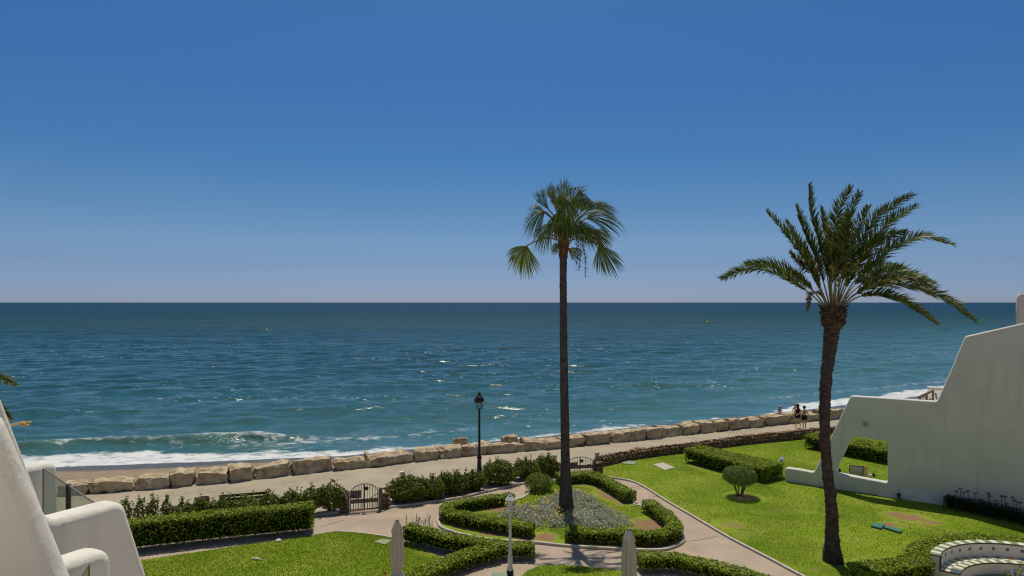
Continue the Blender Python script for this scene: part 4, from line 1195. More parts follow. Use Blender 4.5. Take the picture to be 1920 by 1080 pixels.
rows_ = [(764, 941, .78, 1.12, 1900, 'big round glossy shrub directly right of the left garden gate'),
         (808, 936, .55, .95, 900, 'brownish lower shrub in front of the pale bollard'),
         (848, 927, .62, 1.0, 1100, 'shrub second to the left of the black lamp post'),
         (886, 920, .50, .85, 900, 'low shrub in front of the black lamp post'),
         (935, 909, .72, 1.15, 1500, 'tall dense shrub first to the right of the black lamp post'),
         (985, 898, .62, .95, 1000, 'loose shrub between the tall dense one and the tall palm'),
         (1025, 891, .60, .98, 1100, 'shrub directly left of the tall palm trunk beside the arched gate')]
for (x, y, rx, h, n, lab) in rows_:
    shrub(lab, G(x, y), rx * 1.2, rx * .8, h * .95, int(n * 2.8), size=0.11, group=RS, tops=8, ragged=.22)
shrub('round pale green bush at the corner of the flower bed left of the tall palm', G(1011, 922), 0.66, 0.6, 0.82, 5200, m='bush_y', size=0.06, ragged=.10, tops=4)
# topiary with a ball crown on several stems
tp = G(1387, 932)
shrub('round clipped topiary ball on short bare stems in the right lawn', tp, 0.76, 0.72, 1.38, 7000, m='topiary', size=0.06, ragged=.06, zc=0.95, stems=8, shell=0.35, name='topiary_tree', cat='topiary')
# leggy rose twigs at the end of the middle hedge
tw = empty('rose_bush', tuple(G(775, 1012)), 'leggy reddish twigs sticking out of the hedge beside the left parasol', 'bush')
mb = MB(); lp = []
for k in range(16):
    b0 = G(random.uniform(757, 815), 1016); e_ = b0 + Vector((random.uniform(-.25, .3), random.uniform(-.1, .1), random.uniform(.75, 1.0)))
    mb.tube([b0, e_], 0.008, 4)
    for j in range(9): lp.append(b0.lerp(e_, random.uniform(.55, 1.0)) + Vector((random.uniform(-.05, .05),) * 3))
mb.build('stem', M['twig'], tw)
lp = np.array(lp); V = leaves(lp, np.tile([0, 0, 1.0], (len(lp), 1)), .06) - np.array(WL[tw.name])
link('foliage', mesh_np('foliage', V, np.arange(len(V)).reshape(-1, 4)), tw, M['topiary'])
# dried flower stalks at the foot of the white wall
fs_ = empty('dried_flowers', tuple(G(1850, 962)), 'dried flower stalks standing above the dark hedge at the white wall', 'plant')
for (x, yt) in ((1793, 922), (1801, 917), (1807, 924), (1815, 922), (1828, 925), (1853, 926), (1856, 931), (1878, 931), (1884, 933), (1899, 934), (1905, 940), (1912, 943), (1866, 940), (1839, 938), (1887, 945)):
    yb = 905.6 + 0.1495 * (x - 1476) + 7
    p = G(x, yb); top = D(x, yt, p.y)
    mb = MB(); mb.tube([p, p.lerp(top, .5) + Vector((.02, 0, 0)), top], 0.012, 5)
    for k in range(16):
        a = random.uniform(0, 6.28); e_ = random.uniform(-.1, 1)
        mb.tube([top, top + Vector((math.cos(a) * .07, math.sin(a) * .07, .06 * e_))], [.007, .012], 4)
    mb.build('flower_stalk', M['twig'], fs_)

# silver ground cover with yellow flowers round the tall palm
sil = [(924, 968), (952, 961), (986, 955), (1012, 948), (1036, 936), (1050, 928), (1080, 925), (1100, 936), (1113, 943), (1132, 953), (1152, 966), (1185, 989), (1157, 995), (1080, 992), (1017, 992), (965, 977)]
silw = np.array([tuple(G(*p)) for p in sil])
x = rng.uniform(silw[:, 0].min(), silw[:, 0].max(), 3000); y = rng.uniform(silw[:, 1].min(), silw[:, 1].max(), 3000)
k = inside(silw, x, y); cx_, cy_ = x[k][:330], y[k][:330]
P, Nn, FP = [], [], []
for a_, b_ in zip(cx_, cy_):
    rr = random.uniform(.16, .32); n_ = 105
    v = rng.normal(0, 1, (n_, 3)); v[:, 2] = np.abs(v[:, 2]); v /= np.linalg.norm(v, axis=1, keepdims=True)
    hh = random.uniform(.12, .36)
    P.append(np.array([a_, b_, .05]) + v * np.array([rr, rr, hh]) * rng.uniform(.6, 1, (n_, 1))); Nn.append(v)
P, Nn = np.concatenate(P), np.concatenate(Nn)
V = leaves(P, Nn, .075, aspect=.28, flat=1.0)
tag(link('silver_foliage', mesh_np('silver_foliage', V, np.arange(len(V)).reshape(-1, 4)), None, M['silver']), 'silvery ground cover round the foot of the tall palm', 'ground cover', kind='stuff')
fx = []
for (x_, y_, n_, sp_) in ((1000, 960, 8, .5), (985, 958, 6, .5), (1030, 965, 9, .8), (1052, 982, 11, .4), (1030, 980, 8, .5), (945, 957, 3, .15), (1015, 947, 5, .3), (1046, 936, 4, .2), (1098, 937, 6, .35), (1110, 942, 5, .3), (1060, 970, 5, .5), (1000, 975, 5, .5), (1130, 957, 4, .4), (1100, 968, 3, .5), (975, 966, 5, .5)):
    for k in range(n_):
        p = G(x_, y_) + Vector((random.gauss(0, sp_), random.gauss(0, sp_ * .6), random.uniform(.26, .42))); fx.append(tuple(p))
fx = np.repeat(np.array(fx), 5, axis=0) + rng.normal(0, .018, (len(fx) * 5, 3))
V = leaves(fx, np.tile([0, -.5, 1.0], (len(fx), 1)), .042, aspect=.9, flat=.4)
tag(link('yellow_flowers', mesh_np('yellow_flowers', V, np.arange(len(V)).reshape(-1, 4)), None, M['yellow']), 'yellow daisy-like flowers scattered over the silvery ground cover', 'flowers', kind='stuff')
# geraniums in front of the left parasol, lilac flowers before the tiled bench
def flowering(label, c, h, m, spots, fm):
    root = shrub(label, c, .42, .36, h, 500, m=m, size=.07, name='flowering_plant', cat='plant', ragged=.2)
    for (dx, dy, dz) in spots:
        p = Vector(c) + Vector((dx, dy, dz)); pp_ = np.tile(tuple(p), (16, 1)) + rng.normal(0, .03, (16, 3))
        V = leaves(pp_, rng.normal(0, 1, (16, 3)), .055, aspect=.9) - np.array(WL[root.name])
        link('blossom', mesh_np('blossom', V, np.arange(len(V)).reshape(-1, 4)), root, M[fm])
    return root
g1 = D(722, 1073, 18.6); flowering('red geranium left of the closed parasol at the bottom edge', (g1.x - .1, g1.y, 0), g1.z - .12, 'bush_y', [(.1, -.1, g1.z)], 'red')
g2 = D(760, 1077, 18.6); flowering('red geranium right of the closed parasol at the bottom edge', (g2.x + .25, g2.y, 0), g2.z - .1, 'bush_y', [(-.25, -.1, g2.z), (-.3, -.12, g2.z - .06)], 'red')
g3 = G(1915, 1085, .3)
flowering('lilac-flowered plant in front of the tiled bench', (g3.x, g3.y, 0), .62, 'bush_y', [(-.34, -.1, .42), (-.2, .05, .55), (-.1, -.2, .5), (.02, 0, .62), (.1, -.15, .56), (-.28, 0, .5), (-.4, .05, .33)], 'lilac')

# ------------------------------------------------------------------ palms
def trunk(name, path, rads, m, parent, n=22, per=10, rough=0.02, ring=0.0, ringlam=0.14):
    P = catmull(path, per); Rr = np.interp(np.linspace(0, 1, len(P)), np.linspace(0, 1, len(rads)), rads)
    vs, fs = [], []
    for i, (p, r_) in enumerate(zip(P, Rr)):
        for k in range(n):
            a = 2 * math.pi * k / n
            vs.append((p[0] + math.cos(a) * r_, p[1] + math.sin(a) * r_, p[2]))
    V = np.array(vs); ctr = np.repeat(P, n, axis=0); d = V - ctr; d /= np.linalg.norm(d, axis=1, keepdims=True)
    dz = rough * (vnoise(V * np.array([9, 9, 7]), 2) + .6 * vnoise(V * np.array([22, 22, 16]), 3)) + ring * (((V[:, 2] / ringlam + .25 * vnoise(V * 5, 9)) % 1.0) - .5)
    V = V + d * dz[:, None]
    for i in range(len(P) - 1):
        for k in range(n): fs.append((i * n + k, i * n + (k + 1) % n, (i + 1) * n + (k + 1) % n, (i + 1) * n + k))
    V = V - np.array(WL[parent.name])
    return link(name, mesh_np(name, V, fs), parent, m, True)

# --- tall fan palm
PB = G(1062, 963); PY = PB.y
fan = empty('fan_palm', tuple(PB), 'tall thin fan palm rising from the flower bed with wind-blown leaves', 'palm tree')
tp_ = [(PB.x, PB.y, -.05), tuple(D(1061.5, 940, PY)), tuple(D(1060.5, 904, PY)), tuple(D(1060, 852, PY)), tuple(D(1058.5, 760, PY)), tuple(D(1057, 660, PY)), tuple(D(1056.3, 590, PY)), tuple(D(1056, 517, PY)), tuple(D(1056, 481, PY))]
trunk('trunk', tp_, [.36, .29, .235, .185, .172, .158, .148, .145, .15], M['trunk_w'], fan, per=40, rough=.008, ring=.014, ringlam=.16)
top = D(1057, 446, PY)
trunk('leaf_base', [tuple(D(1056, 483, PY)), tuple(D(1056.8, 466, PY)), tuple(D(1057, 452, PY)), tuple(top)], [.16, .21, .23, .12], M['boot_red'], fan, per=10, rough=.03, ring=.04, ringlam=.1)
def fan_leaf(hub, d, n_, Rr, spread, droop, wind, dry, root, start):
    hub, d, n_ = Vector(hub), Vector(d).normalized(), Vector(n_)
    n_ = (n_ - d * n_.dot(d)).normalized(); side = n_.cross(d)
    V, Qd, mi = [], [], []
    ns_ = 34; da = 2 * spread / ns_
    T = (0.02, .2, .42, .6, .68, .8, .9, 1.0)
    for k in range(ns_):
        a = -spread + (k + .5) * da
        Lk = Rr * (1 - .28 * (abs(a) / spread) ** 2) * random.uniform(.88, 1.08)
        e = d * math.cos(a) + side * math.sin(a)
        cr = -d * math.sin(a) + side * math.cos(a)
        b0 = len(V)
        dr = droop * random.uniform(.7, 1.4); wd = wind * random.uniform(.6, 1.4); jx = random.gauss(0, .05)
        for t in T:
            c = hub + e * (Lk * t) - n_ * (.22 * Rr * math.cos(a) * t * t) + Vector((0, 0, -1)) * (dr * Lk * t ** 3) + Vector((1, .15, 0)) * (wd * Lk * t ** 2.5) + cr * (jx * Lk * max(0, t - .5))
            wj = Lk * t * math.sin(da / 2) * 1.02
            w_ = wj * 1.08 if t <= .68 else Lk * .70 * math.sin(da / 2) * 1.1 * (1 - ((t - .68) / .32) ** 1.2) + .004
            V += [c - cr * w_, c + n_ * w_ * .55, c + cr * w_]
        for i in range(len(T) - 1):
            q0 = b0 + i * 3
            Qd += [(q0, q0 + 1, q0 + 4, q0 + 3), (q0 + 1, q0 + 2, q0 + 5, q0 + 4)]; mi += [0, 0]
    # petiole
    st = Vector(start); mid = st.lerp(hub, .5) + Vector((0, 0, .14 * (hub - st).length))
    mb = MB(); mb.tube([tuple(p) for p in catmull([tuple(st), tuple(mid), tuple(hub), tuple(hub + d * .25 * Rr)], 5)], 0.028, 5)
    b0 = len(V); V += [Vector(v) for v in mb.v]
    V = np.array([tuple(v) for v in V]) - np.array(WL[root.name])
    q4 = [tuple(i + b0 for i in f_) for f_ in mb.f if len(f_) == 4]
    me = mesh_np('leaf', V, Qd + q4, None, mi + [1] * len(q4))
    return link('leaf', me, root, [M['fan_dry'] if dry else M['fan_leaf'], M['petiole']])
def Z7(x, y, dy=0.0): return D(920 + x / 3.857, 310 + y / 3.857, PY + dy)
FL = [ # hub x, y, depth; angle; depth part; radius; spread; droop; wind; face
 (262, 580, -.2, -118, -.2, 1.20, 62, .15, .12, -1, 0), (395, 335, -.3, 200, -.4, 1.0, 46, .55, .05, -1, 0), (440, 420, -.5, 222, -.4, 1.0, 42, .45, .06, -1, 0), (420, 320, .2, 126, -.1, 1.15, 27, .0, .30, -1, 0), (400, 350, .3, 140, -.1, .95, 24, .25, .12, -1, 0),
 (448, 255, .6, 98, .3, .62, 36, .1, .1, 1, 0), (535, 290, -.3, 93, -.2, 1.2, 26, .15, .10, -1, 0), (590, 290, .1, 84, -.2, 1.2, 30, .35, .24, -1, 0), (630, 320, -.3, 72, -.2, 1.0, 30, .6, .28, -1, 0), (500, 340, -.5, 100, -.3, 1.0, 26, .3, .14, -1, 0),
 (545, 240, -.8, -88, -.5, 1.05, 46, .20, .10, -1, 0), (640, 180, -.5, -76, -.6, .95, 40, .25, .22, -1, 0), (690, 385, -.2, 20, -.3, 1.40, 46, .48, .10, -1, 0), (770, 320, .5, 42, .2, .95, 52, .5, .1, -1, 0),
 (785, 575, -.2, -62, -.3, 1.30, 50, .10, .12, -1, 0), (675, 455, -.4, -32, -.5, .95, 52, .3, .08, -1, 1), (470, 350, -.7, -72, -.5, 1.05, 60, .15, .12, -1, 0),
 (560, 380, -.9, -90, -.6, .95, 62, .1, .12, -1, 0), (490, 570, .2, -150, .2, .42, 60, .25, .1, -1, 0), (560, 600, .4, -32, .2, .55, 50, .25, .15, 1, 0),
 (490, 320, .9, 98, .5, .9, 34, .2, .15, 1, 0), (650, 340, .9, 66, .5, .9, 36, .4, .15, 1, 0), (740, 480, .6, -20, .4, .8, 55, .4, .1, 1, 0),
 (520, 420, -1.0, -100, -.4, .8, 60, .1, .1, -1, 1), (620, 430, -.9, -60, -.4, .7, 55, .1, .1, -1, 1), (600, 330, .4, 86, .1, 1.0, 40, .3, .2, -1, 0), (700, 330, -.5, 50, -.2, 1.05, 34, .6, .16, -1, 0), (640, 400, -.8, -48, -.4, .95, 44, .15, .12, -1, 0), (450, 250, -.5, 108, -.3, .9, 24, .2, .3, -1, 0), (500, 300, -.9, -80, -.4, 1.0, 34, .15, .10, -1, 0), (530, 340, .3, 96, .1, 1.1, 30, .2, .12, -1, 0)]
for (hx, hy, dd, an, dp, rr, spd, dr, wd, fc, dry) in FL:
    d = (math.cos(R(an)), dp, math.sin(R(an)))
    nrm = Vector((0.15, fc * .85, .55 if fc < 0 else -.2))
    fan_leaf(Z7(hx, hy, dd), d, nrm, rr, R(spd), dr, wd, dry, fan, top + Vector((random.uniform(-.08, .08), random.uniform(-.08, .08), -.15)))
for (x0, y0, x1, y1, x2, y2) in ((600, 470, 625, 560, 615, 640), (640, 470, 660, 560, 690, 690), (640, 480, 650, 640, 640, 750), (650, 500, 680, 640, 685, 800), (610, 480, 640, 600, 620, 710)):
    mb = MB(); a_ = Z7(560, 480, -.2); pl = catmull([tuple(a_), tuple(Z7(x0, y0, -.4)), tuple(Z7(x1, y1, -.4)), tuple(Z7(x2, y2, -.4))], 5)
    mb.tube([tuple(p) for p in pl], 0.012, 5)
    for p in pl[6:]:
        for k in range(5): mb.tube([tuple(p), tuple(p + np.array([random.uniform(-.14, .14), random.uniform(-.14, .14), random.uniform(-.16, .02)]))], [.008, .004], 4)
    mb.build('flower_stalk', M['boot'], fan)

# --- date palm
DB = G(1562, 1055); DY = DB.y
dat = empty('date_palm', tuple(DB), 'thick-trunked date palm with long feathery fronds on the right lawn', 'palm tree')
dpth = [(1562, 1062), (1561, 1040), (1560.5, 1018), (1559.5, 970), (1556, 920), (1550.5, 870), (1546.5, 820), (1546, 775), (1547.5, 740), (1550.5, 695), (1557, 644), (1561, 612)]
drad = [17.5, 16, 12.8, 10.4, 9.6, 8.8, 9.0, 9.4, 9.8, 10.4, 12.4, 14.6]
trunk('trunk', [tuple(D(x, y, DY)) for x, y in dpth], [r_ / F * DY for r_ in drad], M['trunk_d'], dat, n=34, per=22, rough=.03, ring=.03, ringlam=.11)
dtop = D(1562.5, 580, DY)
trunk('leaf_base', [tuple(D(1561, 616, DY)), tuple(D(1562, 604, DY)), tuple(D(1562.5, 592, DY)), tuple(D(1562.5, 582, DY)), tuple(D(1562.5, 574, DY))], [.27, .31, .33, .31, .20], M['boot'], dat, n=30, per=8, rough=.07, ring=.05, ringlam=.09)
mb = MB()
for k in range(150):
    a = random.uniform(0, 6.28); z = random.uniform(0, 1); r_ = .25 + .075 * z
    c = D(1562, 612, DY).lerp(D(1562.5, 576, DY), z)
    p = c + Vector((math.cos(a) * r_, math.sin(a) * r_, 0)); o_ = Vector((math.cos(a), math.sin(a), .9))
    mb.tube([p - o_ * .08, p + o_ * random.uniform(.05, .14)], [.055, .028], 5)
tag(mb.build('frond_stub', M['boot'], dat), kind='stuff')

def frond(path, root, dry=0.0, Lf=.54, npair=104, nup=None, name='frond', start=.16, rachis=.028):
    P = catmull(path, 14); n = len(P)
    sg = np.linalg.norm(np.diff(P, axis=0), axis=1); cu = np.concatenate([[0], np.cumsum(sg)]); cu /= cu[-1]
    mb = MB(); mb.tube([tuple(p) for p in P], [max(.005, rachis * (1 - .9 * c)) for c in cu], 5)
    V = [np.array(mb.v)]; Qd = [f_ for f_ in mb.f if len(f_) == 4]; T3 = []; b0 = len(mb.v); mq = [1] * len(Qd); mt = []
    VV = []
    nup = Vector(nup or (0, -.5, .9))
    total = sum(sg)
    for t in np.linspace(start, .995, npair):
        p = Vector([np.interp(t, cu, P[:, i]) for i in range(3)]); p2 = Vector([np.interp(min(t + .02, 1), cu, P[:, i]) for i in range(3)]); p1 = Vector([np.interp(max(t - .02, 0), cu, P[:, i]) for i in range(3)])
        tg = (p2 - p1).normalized(); up = (nup - tg * nup.dot(tg)).normalized(); sd = tg.cross(up)
        prof = min(1, .30 + (t - start) / .16) * (1 - .62 * max(0, (t - .55) / .45) ** 1.6)
        for s_ in (-1, 1):
            for rep in range(2 if random.random() < .25 else 1):
                az = R(random.uniform(8, 62)); fw = R(random.uniform(30, 52) - 14 * max(0, t - .6))
                lat = sd * s_ * math.cos(az) + up * math.sin(az)
                dr = tg * math.cos(fw) + lat * math.sin(fw)
                Ll = Lf * prof * random.uniform(.8, 1.15); w_ = .021 * (1.1 - .3 * t)
                cr = dr.cross(up).normalized()
                if random.random() < .4: cr = dr.cross(sd).normalized()
                sag = Vector((0, 0, -1)) * Ll * random.uniform(.02, .16)
                k = b0 + len(VV)
                VV += [p - cr * w_ * .6, p + cr * w_ * .6, p + dr * Ll * .5 + cr * w_ + sag * .25, p + dr * Ll * .5 - cr * w_ + sag * .25, p + dr * Ll + sag]
                Qd.append((k, k + 1, k + 2, k + 3)); mq.append(2 if random.random() < dry else 0)
                T3.append((k + 3, k + 2, k + 4)); mt.append(mq[-1])
    V = np.concatenate([V[0], np.array([tuple(v) for v in VV])]) - np.array(WL[root.name])
    return link(name, mesh_np(name, V, Qd, T3, mq + mt), root, [M['leaflet'], M['rachis'], M['leaflet_dry']])
def Z8(x, y, dy=0.0): return tuple(D(1340 + x / 3.6, 330 + y / 3.6, DY + dy))
FR = [ # path in picture units, depth offset at the tip, share of dry leaflets
 ([(745, 890), (640, 790), (530, 725), (400, 655), (230, 632), (45, 695)], -.5, .05), ([(750, 885), (660, 770), (545, 690), (400, 612), (215, 592)], .9, .05),
 ([(760, 880), (690, 730), (590, 540), (460, 370), (350, 240)], -.4, .02), ([(765, 880), (700, 720), (620, 560), (545, 430), (482, 310)], .8, .02),
 ([(775, 880), (730, 700), (660, 500), (590, 330), (552, 205)], .3, .02), ([(785, 880), (755, 650), (690, 400), (645, 220), (637, 55)], -.3, .02),
 ([(790, 880), (770, 640), (745, 400), (718, 220)], 1.2, 0), ([(795, 880), (785, 640), (800, 420), (840, 220), (918, 75)], -.9, .02),
 ([(805, 880), (825, 640), (860, 430), (915, 240), (978, 115)], .2, .02), ([(815, 880), (865, 640), (950, 380), (1037, 205)], 1.3, 0),
 ([(820, 880), (880, 660), (980, 440), (1120, 260), (1332, 125)], -.6, .02), ([(825, 880), (910, 650), (1040, 460), (1180, 310), (1362, 200)], .8, .02),
 ([(830, 880), (920, 680), (1030, 510), (1140, 420), (1285, 378)], -1.0, .05), ([(838, 885), (930, 730), (1050, 600), (1210, 475), (1400, 412), (1600, 462)], -.2, .03),
 ([(840, 885), (930, 750), (1020, 670), (1120, 615), (1262, 612)], 1.2, .03), ([(845, 890), (940, 770), (1080, 690), (1260, 650), (1480, 722)], .8, .12),
 ([(850, 892), (960, 790), (1150, 735), (1350, 750), (1560, 835), (1757, 982)], -.6, .14), ([(852, 895), (960, 820), (1090, 800), (1230, 830), (1380, 910), (1492, 990)], .5, .10),
 ([(848, 893), (950, 800), (1110, 720), (1300, 690), (1440, 745)], -1.2, .45),
 ([(760, 885), (720, 800), (665, 660), (580, 600), (508, 525)], -.9, .5),
 ([(800, 880), (815, 700), (855, 560), (890, 380), (900, 250)], -1.3, .02)]
for pth, dd, dry in FR:
    k = len(pth) - 1
    L2 = [Z8(x_, y_, dd * (i / k) ** 1.3) for i, (x_, y_) in enumerate(pth)]
    hor = abs(L2[-1][0] - L2[0][0]) / (abs(L2[-1][2] - L2[0][2]) + .5)
    frond(L2, dat, dry, nup=(0, -.75, .8) if hor > 1 else ((.7 if pth[-1][0] < 800 else -.7), -.8, .3), start=.20 + .10 * random.random())
# young and withered fronds near the heart
frond([Z8(800, 880), Z8(790, 720, -.5), Z8(815, 620, -.8), Z8(880, 575, -1.0), Z8(965, 625, -1.1)], dat, .75, .34, 46, start=.4)
frond([Z8(770, 890), Z8(710, 800, -.4), Z8(650, 800, -.6), Z8(625, 905, -.7)], dat, .85, .22, 40, start=.35)
frond([Z8(810, 880), Z8(830, 740, -.6), Z8(900, 640, -1.0), Z8(985, 660, -1.1)], dat, .6, .28, 36, start=.45)

# --- palm beyond the left terraces
lp0 = D(-118, 745, 14.0)
lpal = empty('fan_palm', (lp0.x, lp0.y, 0), 'palm at the left edge showing only leaf tips and a pale flower stalk', 'palm tree')
trunk('trunk', [(lp0.x, lp0.y, -.05), (lp0.x + .05, lp0.y, 3), (lp0.x, lp0.y, lp0.z)], [.3, .22, .2], M['trunk_w'], lpal, per=12, rough=.02)
frond([tuple(lp0), tuple(D(-60, 700, 14.0)), tuple(D(-10, 706, 14)), tuple(D(30, 722, 14))], lpal, .15, .30, 60, start=.2)
frond([tuple(lp0), tuple(D(-60, 735, 14.2)), tuple(D(-15, 755, 14.2)), tuple(D(20, 785, 14.2))], lpal, .2, .26, 56, start=.2)
frond([tuple(lp0), tuple(D(-120, 690, 14.0)), tuple(D(-110, 640, 14)), tuple(D(-95, 600, 14))], lpal, .1, .3, 50)
frond([tuple(lp0), tuple(D(-180, 690, 14.0)), tuple(D(-240, 690, 14)), tuple(D(-290, 730, 14))], lpal, .1, .3, 50)
mb = MB(); a_, b_ = D(-20, 806, 13.6), D(49, 791, 13.6)
mb.tube([tuple(lp0), tuple(a_), tuple(b_)], [.05, .035, .03], 7)
for k in range(14):
    p = D(random.uniform(36, 54), random.uniform(792, 798), 13.6); mb.tube([tuple(b_ - Vector((.1, 0, .02))), tuple(p + Vector((0, random.uniform(-.1, .1), 0)))], [.02, .025], 5)
mb.build('flower_stalk', M['spathe'], lpal)

# ------------------------------------------------------------------ lamps
def lantern_lamp(name, c, h, label, style):
    c = Vector(c)
    root = empty(name, tuple(c), label, 'lamp post')
    if style == 'black':
        m = M['black']
        mb = MB(); mb.lathe(c, [(.17, 0), (.17, .06), (.12, .12), (.11, .5), (.095, .85), (.13, .9), (.13, .95), (.085, 1.0), (.10, 1.06), (.065, 1.12), (.052, h - .95), (.06, h - .93), (.06, h - .88), (.03, h - .86)], 14); mb.build('post', m, root, True)
        b = c + Vector((0, 0, h - .86))
        mb = MB()
        mb.lathe(b, [(.03, 0), (.12, .05), (.13, .07), (.05, .08)], 6)
        for k in range(6):
            a = k * math.pi / 3 + .3
            mb.tube([b + Vector((.125 * math.cos(a), .125 * math.sin(a), .06)), b + Vector((.19 * math.cos(a), .19 * math.sin(a), .40))], .012, 5)
        mb.build('lantern_frame', m, root)
        mb = MB(); mb.lathe(b, [(.115, .07), (.178, .39)], 6, .3); mb.build('lantern_glass', M['glass'], root)
        mb = MB(); mb.lathe(b, [(.20, .38), (.245, .40), (.25, .47), (.21, .60), (.13, .70), (.075, .73), (.085, .80), (.06, .85), (.02, .88), (.012, .94)], 12); mb.build('lantern_roof', m, root, True)
    else:
        m = M['white_iron']
        mb = MB(); mb.lathe(c, [(.11, 0.0), (.11, .16), (.075, .18)], 12); mb.build('foot', M['black'], root, True)
        mb = MB(); mb.lathe(c, [(.09, .17), (.095, .22), (.075, .26), (.07, .36), (.085, .46), (.075, .62), (.05, .72), (.075, .76), (.05, .80), (.042, h - .60), (.055, h - .57), (.04, h - .54), (.03, h - .50)], 14); mb.build('post', m, root, True)
        b = c + Vector((0, 0, h - .52))
        mb = MB()
        for k in range(6):
            a = k * math.pi / 3
            mb.tube([b + Vector((.06 * math.cos(a), .06 * math.sin(a), 0)), b + Vector((.115 * math.cos(a), .115 * math.sin(a), .26))], .009, 5)
        mb.lathe(b, [(.04, -.03), (.07, 0), (.07, .015), (.03, .02)], 6); mb.build('lantern_frame', m, root)
        mb = MB(); mb.lathe(b, [(.055, .015), (.108, .255)], 6); mb.build('lantern_glass', M['glasspane'], root)
        mb = MB(); mb.lathe(b, [(.12, .25), (.165, .26), (.16, .29), (.09, .38), (.06, .40), (.065, .43), (.03, .46), (.02, .50), (.03, .52), (.006, .56)], 8); mb.build('lantern_roof', m, root)
    return root
lb = G(898.7, 893)
lantern_lamp('street_lamp', lb, D(898, 736, lb.y).z, 'tall black iron street lamp on the promenade', 'black')
wb = G(956.5, 1079)
lantern_lamp('garden_lamp', wb, D(957, 923, wb.y).z, 'tall white lantern lamp post in the garden foreground', 'white')
sb = Vector((13.28, 31.5, 0))
root = empty('garden_lamp', tuple(sb), 'short white lantern lamp standing behind the low white wall', 'lamp post')
hz_ = D(1466, 854, 31.5).z
mb = MB(); mb.lathe(sb, [(.06, 0), (.06, .05), (.035, .08), (.03, hz_ - .42), (.05, hz_ - .40)], 10); mb.build('post', M['white_iron'], root, True)
mb = MB(); mb.lathe(sb, [(.05, hz_ - .40), (.09, hz_ - .2)], 6); mb.build('lantern_glass', M['glasspane'], root)
mb = MB(); mb.lathe(sb, [(.14, hz_ - .2), (.12, hz_ - .15), (.05, hz_ - .06), (.02, hz_)], 8); mb.build('lantern_roof', M['white_iron'], root)

# ------------------------------------------------------------------ closed parasols
def parasol(c, h, label, flare, sd):
    c = Vector(c); root = empty('closed_parasol', (c.x, c.y, 0), label, 'parasol', 'closed grey parasols')
    r = random.Random(sd)
    def cloth(name, prof, n=48, folds=8, amp=.25):
        vs, fs = [], []
        for j, (rr, z) in enumerate(prof):
            for k in range(n):
                a = 2 * math.pi * k / n
                f_ = 1 + amp * math.cos(folds * a + .15 * j + sd) + .06 * math.sin(3 * a + j * .5)
                vs.append((c.x + rr * f_ * math.cos(a), c.y + rr * f_ * math.sin(a), z))
        for j in range(len(prof) - 1):
            for k in range(n): fs.append((j * n + k, j * n + (k + 1) % n, (j + 1) * n + (k + 1) % n, (j + 1) * n + k))
        mb = MB(); mb.add(vs, fs); return mb.build(name, M['canvas'], root, True)
    pr = [(.045, h - .04), (.10, h - .22), (.135, h - .45), (.16, h - .75), (.165, h - 1.05), (.14, h - 1.28), (.105, h - 1.36)]
    if flare: pr += [(.10, h - 1.40), (.16, h - 1.52), (.21, h - 1.68), (.19, h - 1.8)]
    else: pr = [(.045, h - .04), (.11, h - .22), (.15, h - .45), (.17, h - .8), (.175, h - 1.2), (.16, h - 1.45), (.14, h - 1.5)]
    cloth('canopy', pr, amp=.24)
    cloth('vent_flap', [(.045, h - .01), (.075, h - .08), (.125, h - .2), (.16, h - .30), (.155, h - .31)], folds=8, amp=.17)
    mb = MB(); mb.tube([(c.x, c.y, 0), (c.x, c.y, h - .06)], .024, 10); mb.build('pole', M['dark_iron'], root, True)
    mb = MB(); mb.lathe((c.x, c.y, 0), [(.26, 0), (.26, .06), (.06, .09), (.04, .3)], 20); mb.build('base', M['gate_sheet'], root, True)
    mb = MB(); mb.lathe((c.x, c.y, 0), [(.05, h - .02), (.05, h + .01), (.02, h + .03)], 12); mb.build('finial', M['gate_sheet'], root, True)
    if flare:
        mb = MB(); mb.lathe((c.x, c.y, 0), [(.13, h - 1.40), (.135, h - 1.37), (.13, h - 1.34)], 16); mb.build('tie_strap', M['canvas'], root, True)
    return root
u1 = G(748, 976, 2.4); parasol((u1.x - .05, u1.y, 0), 2.4, 'closed grey parasol at the end of the left lawn, tied at the waist', True, 1)
u2 = G(1179, 992.5, 2.4); parasol((u2.x, u2.y, 0), 2.4, 'closed grey parasol in front of the flower bed beside the right foreground hedge', False, 2)

# ------------------------------------------------------------------ tiled bench
bench = empty('tiled_bench', tuple(c0), 'curved white garden bench with green and white tiles on seat and back', 'bench')
def sector(r0, r1, a0, a1, z0, z1, n):
    vs, fs = [], []
    for k in range(n + 1):
        a = a0 + (a1 - a0) * k / n
        for r_, z in ((r0, z0), (r1, z0), (r1, z1), (r0, z1)): vs.append((r_ * math.cos(a), r_ * math.sin(a), z))
    for k in range(n):
        for j in range(4): fs.append((k * 4 + j, k * 4 + (j + 1) % 4, k * 4 + 4 + (j + 1) % 4, k * 4 + 4 + j))
    fs += [(0, 1, 2, 3), tuple(n * 4 + j for j in (3, 2, 1, 0))]
    return vs, fs
A0, A1 = R(143.6), R(20)
ZC, ZS = .85, .42
def sec(name, r0, r1, a0, a1, z0, z1, m, n=60):
    vs, fs = sector(r0, r1, a0, a1, z0, z1, n); mb = MB(); mb.add([(v[0] + c0.x, v[1] + c0.y, v[2]) for v in vs], fs); return mb.build(name, m, bench)
sec('backrest', 2.63, 2.87, A0, A1, 0, ZC - .03, M['stucco'])
sec('seat_base', 2.12, 2.627, A0, A1, 0, ZS - .03, M['stucco'])
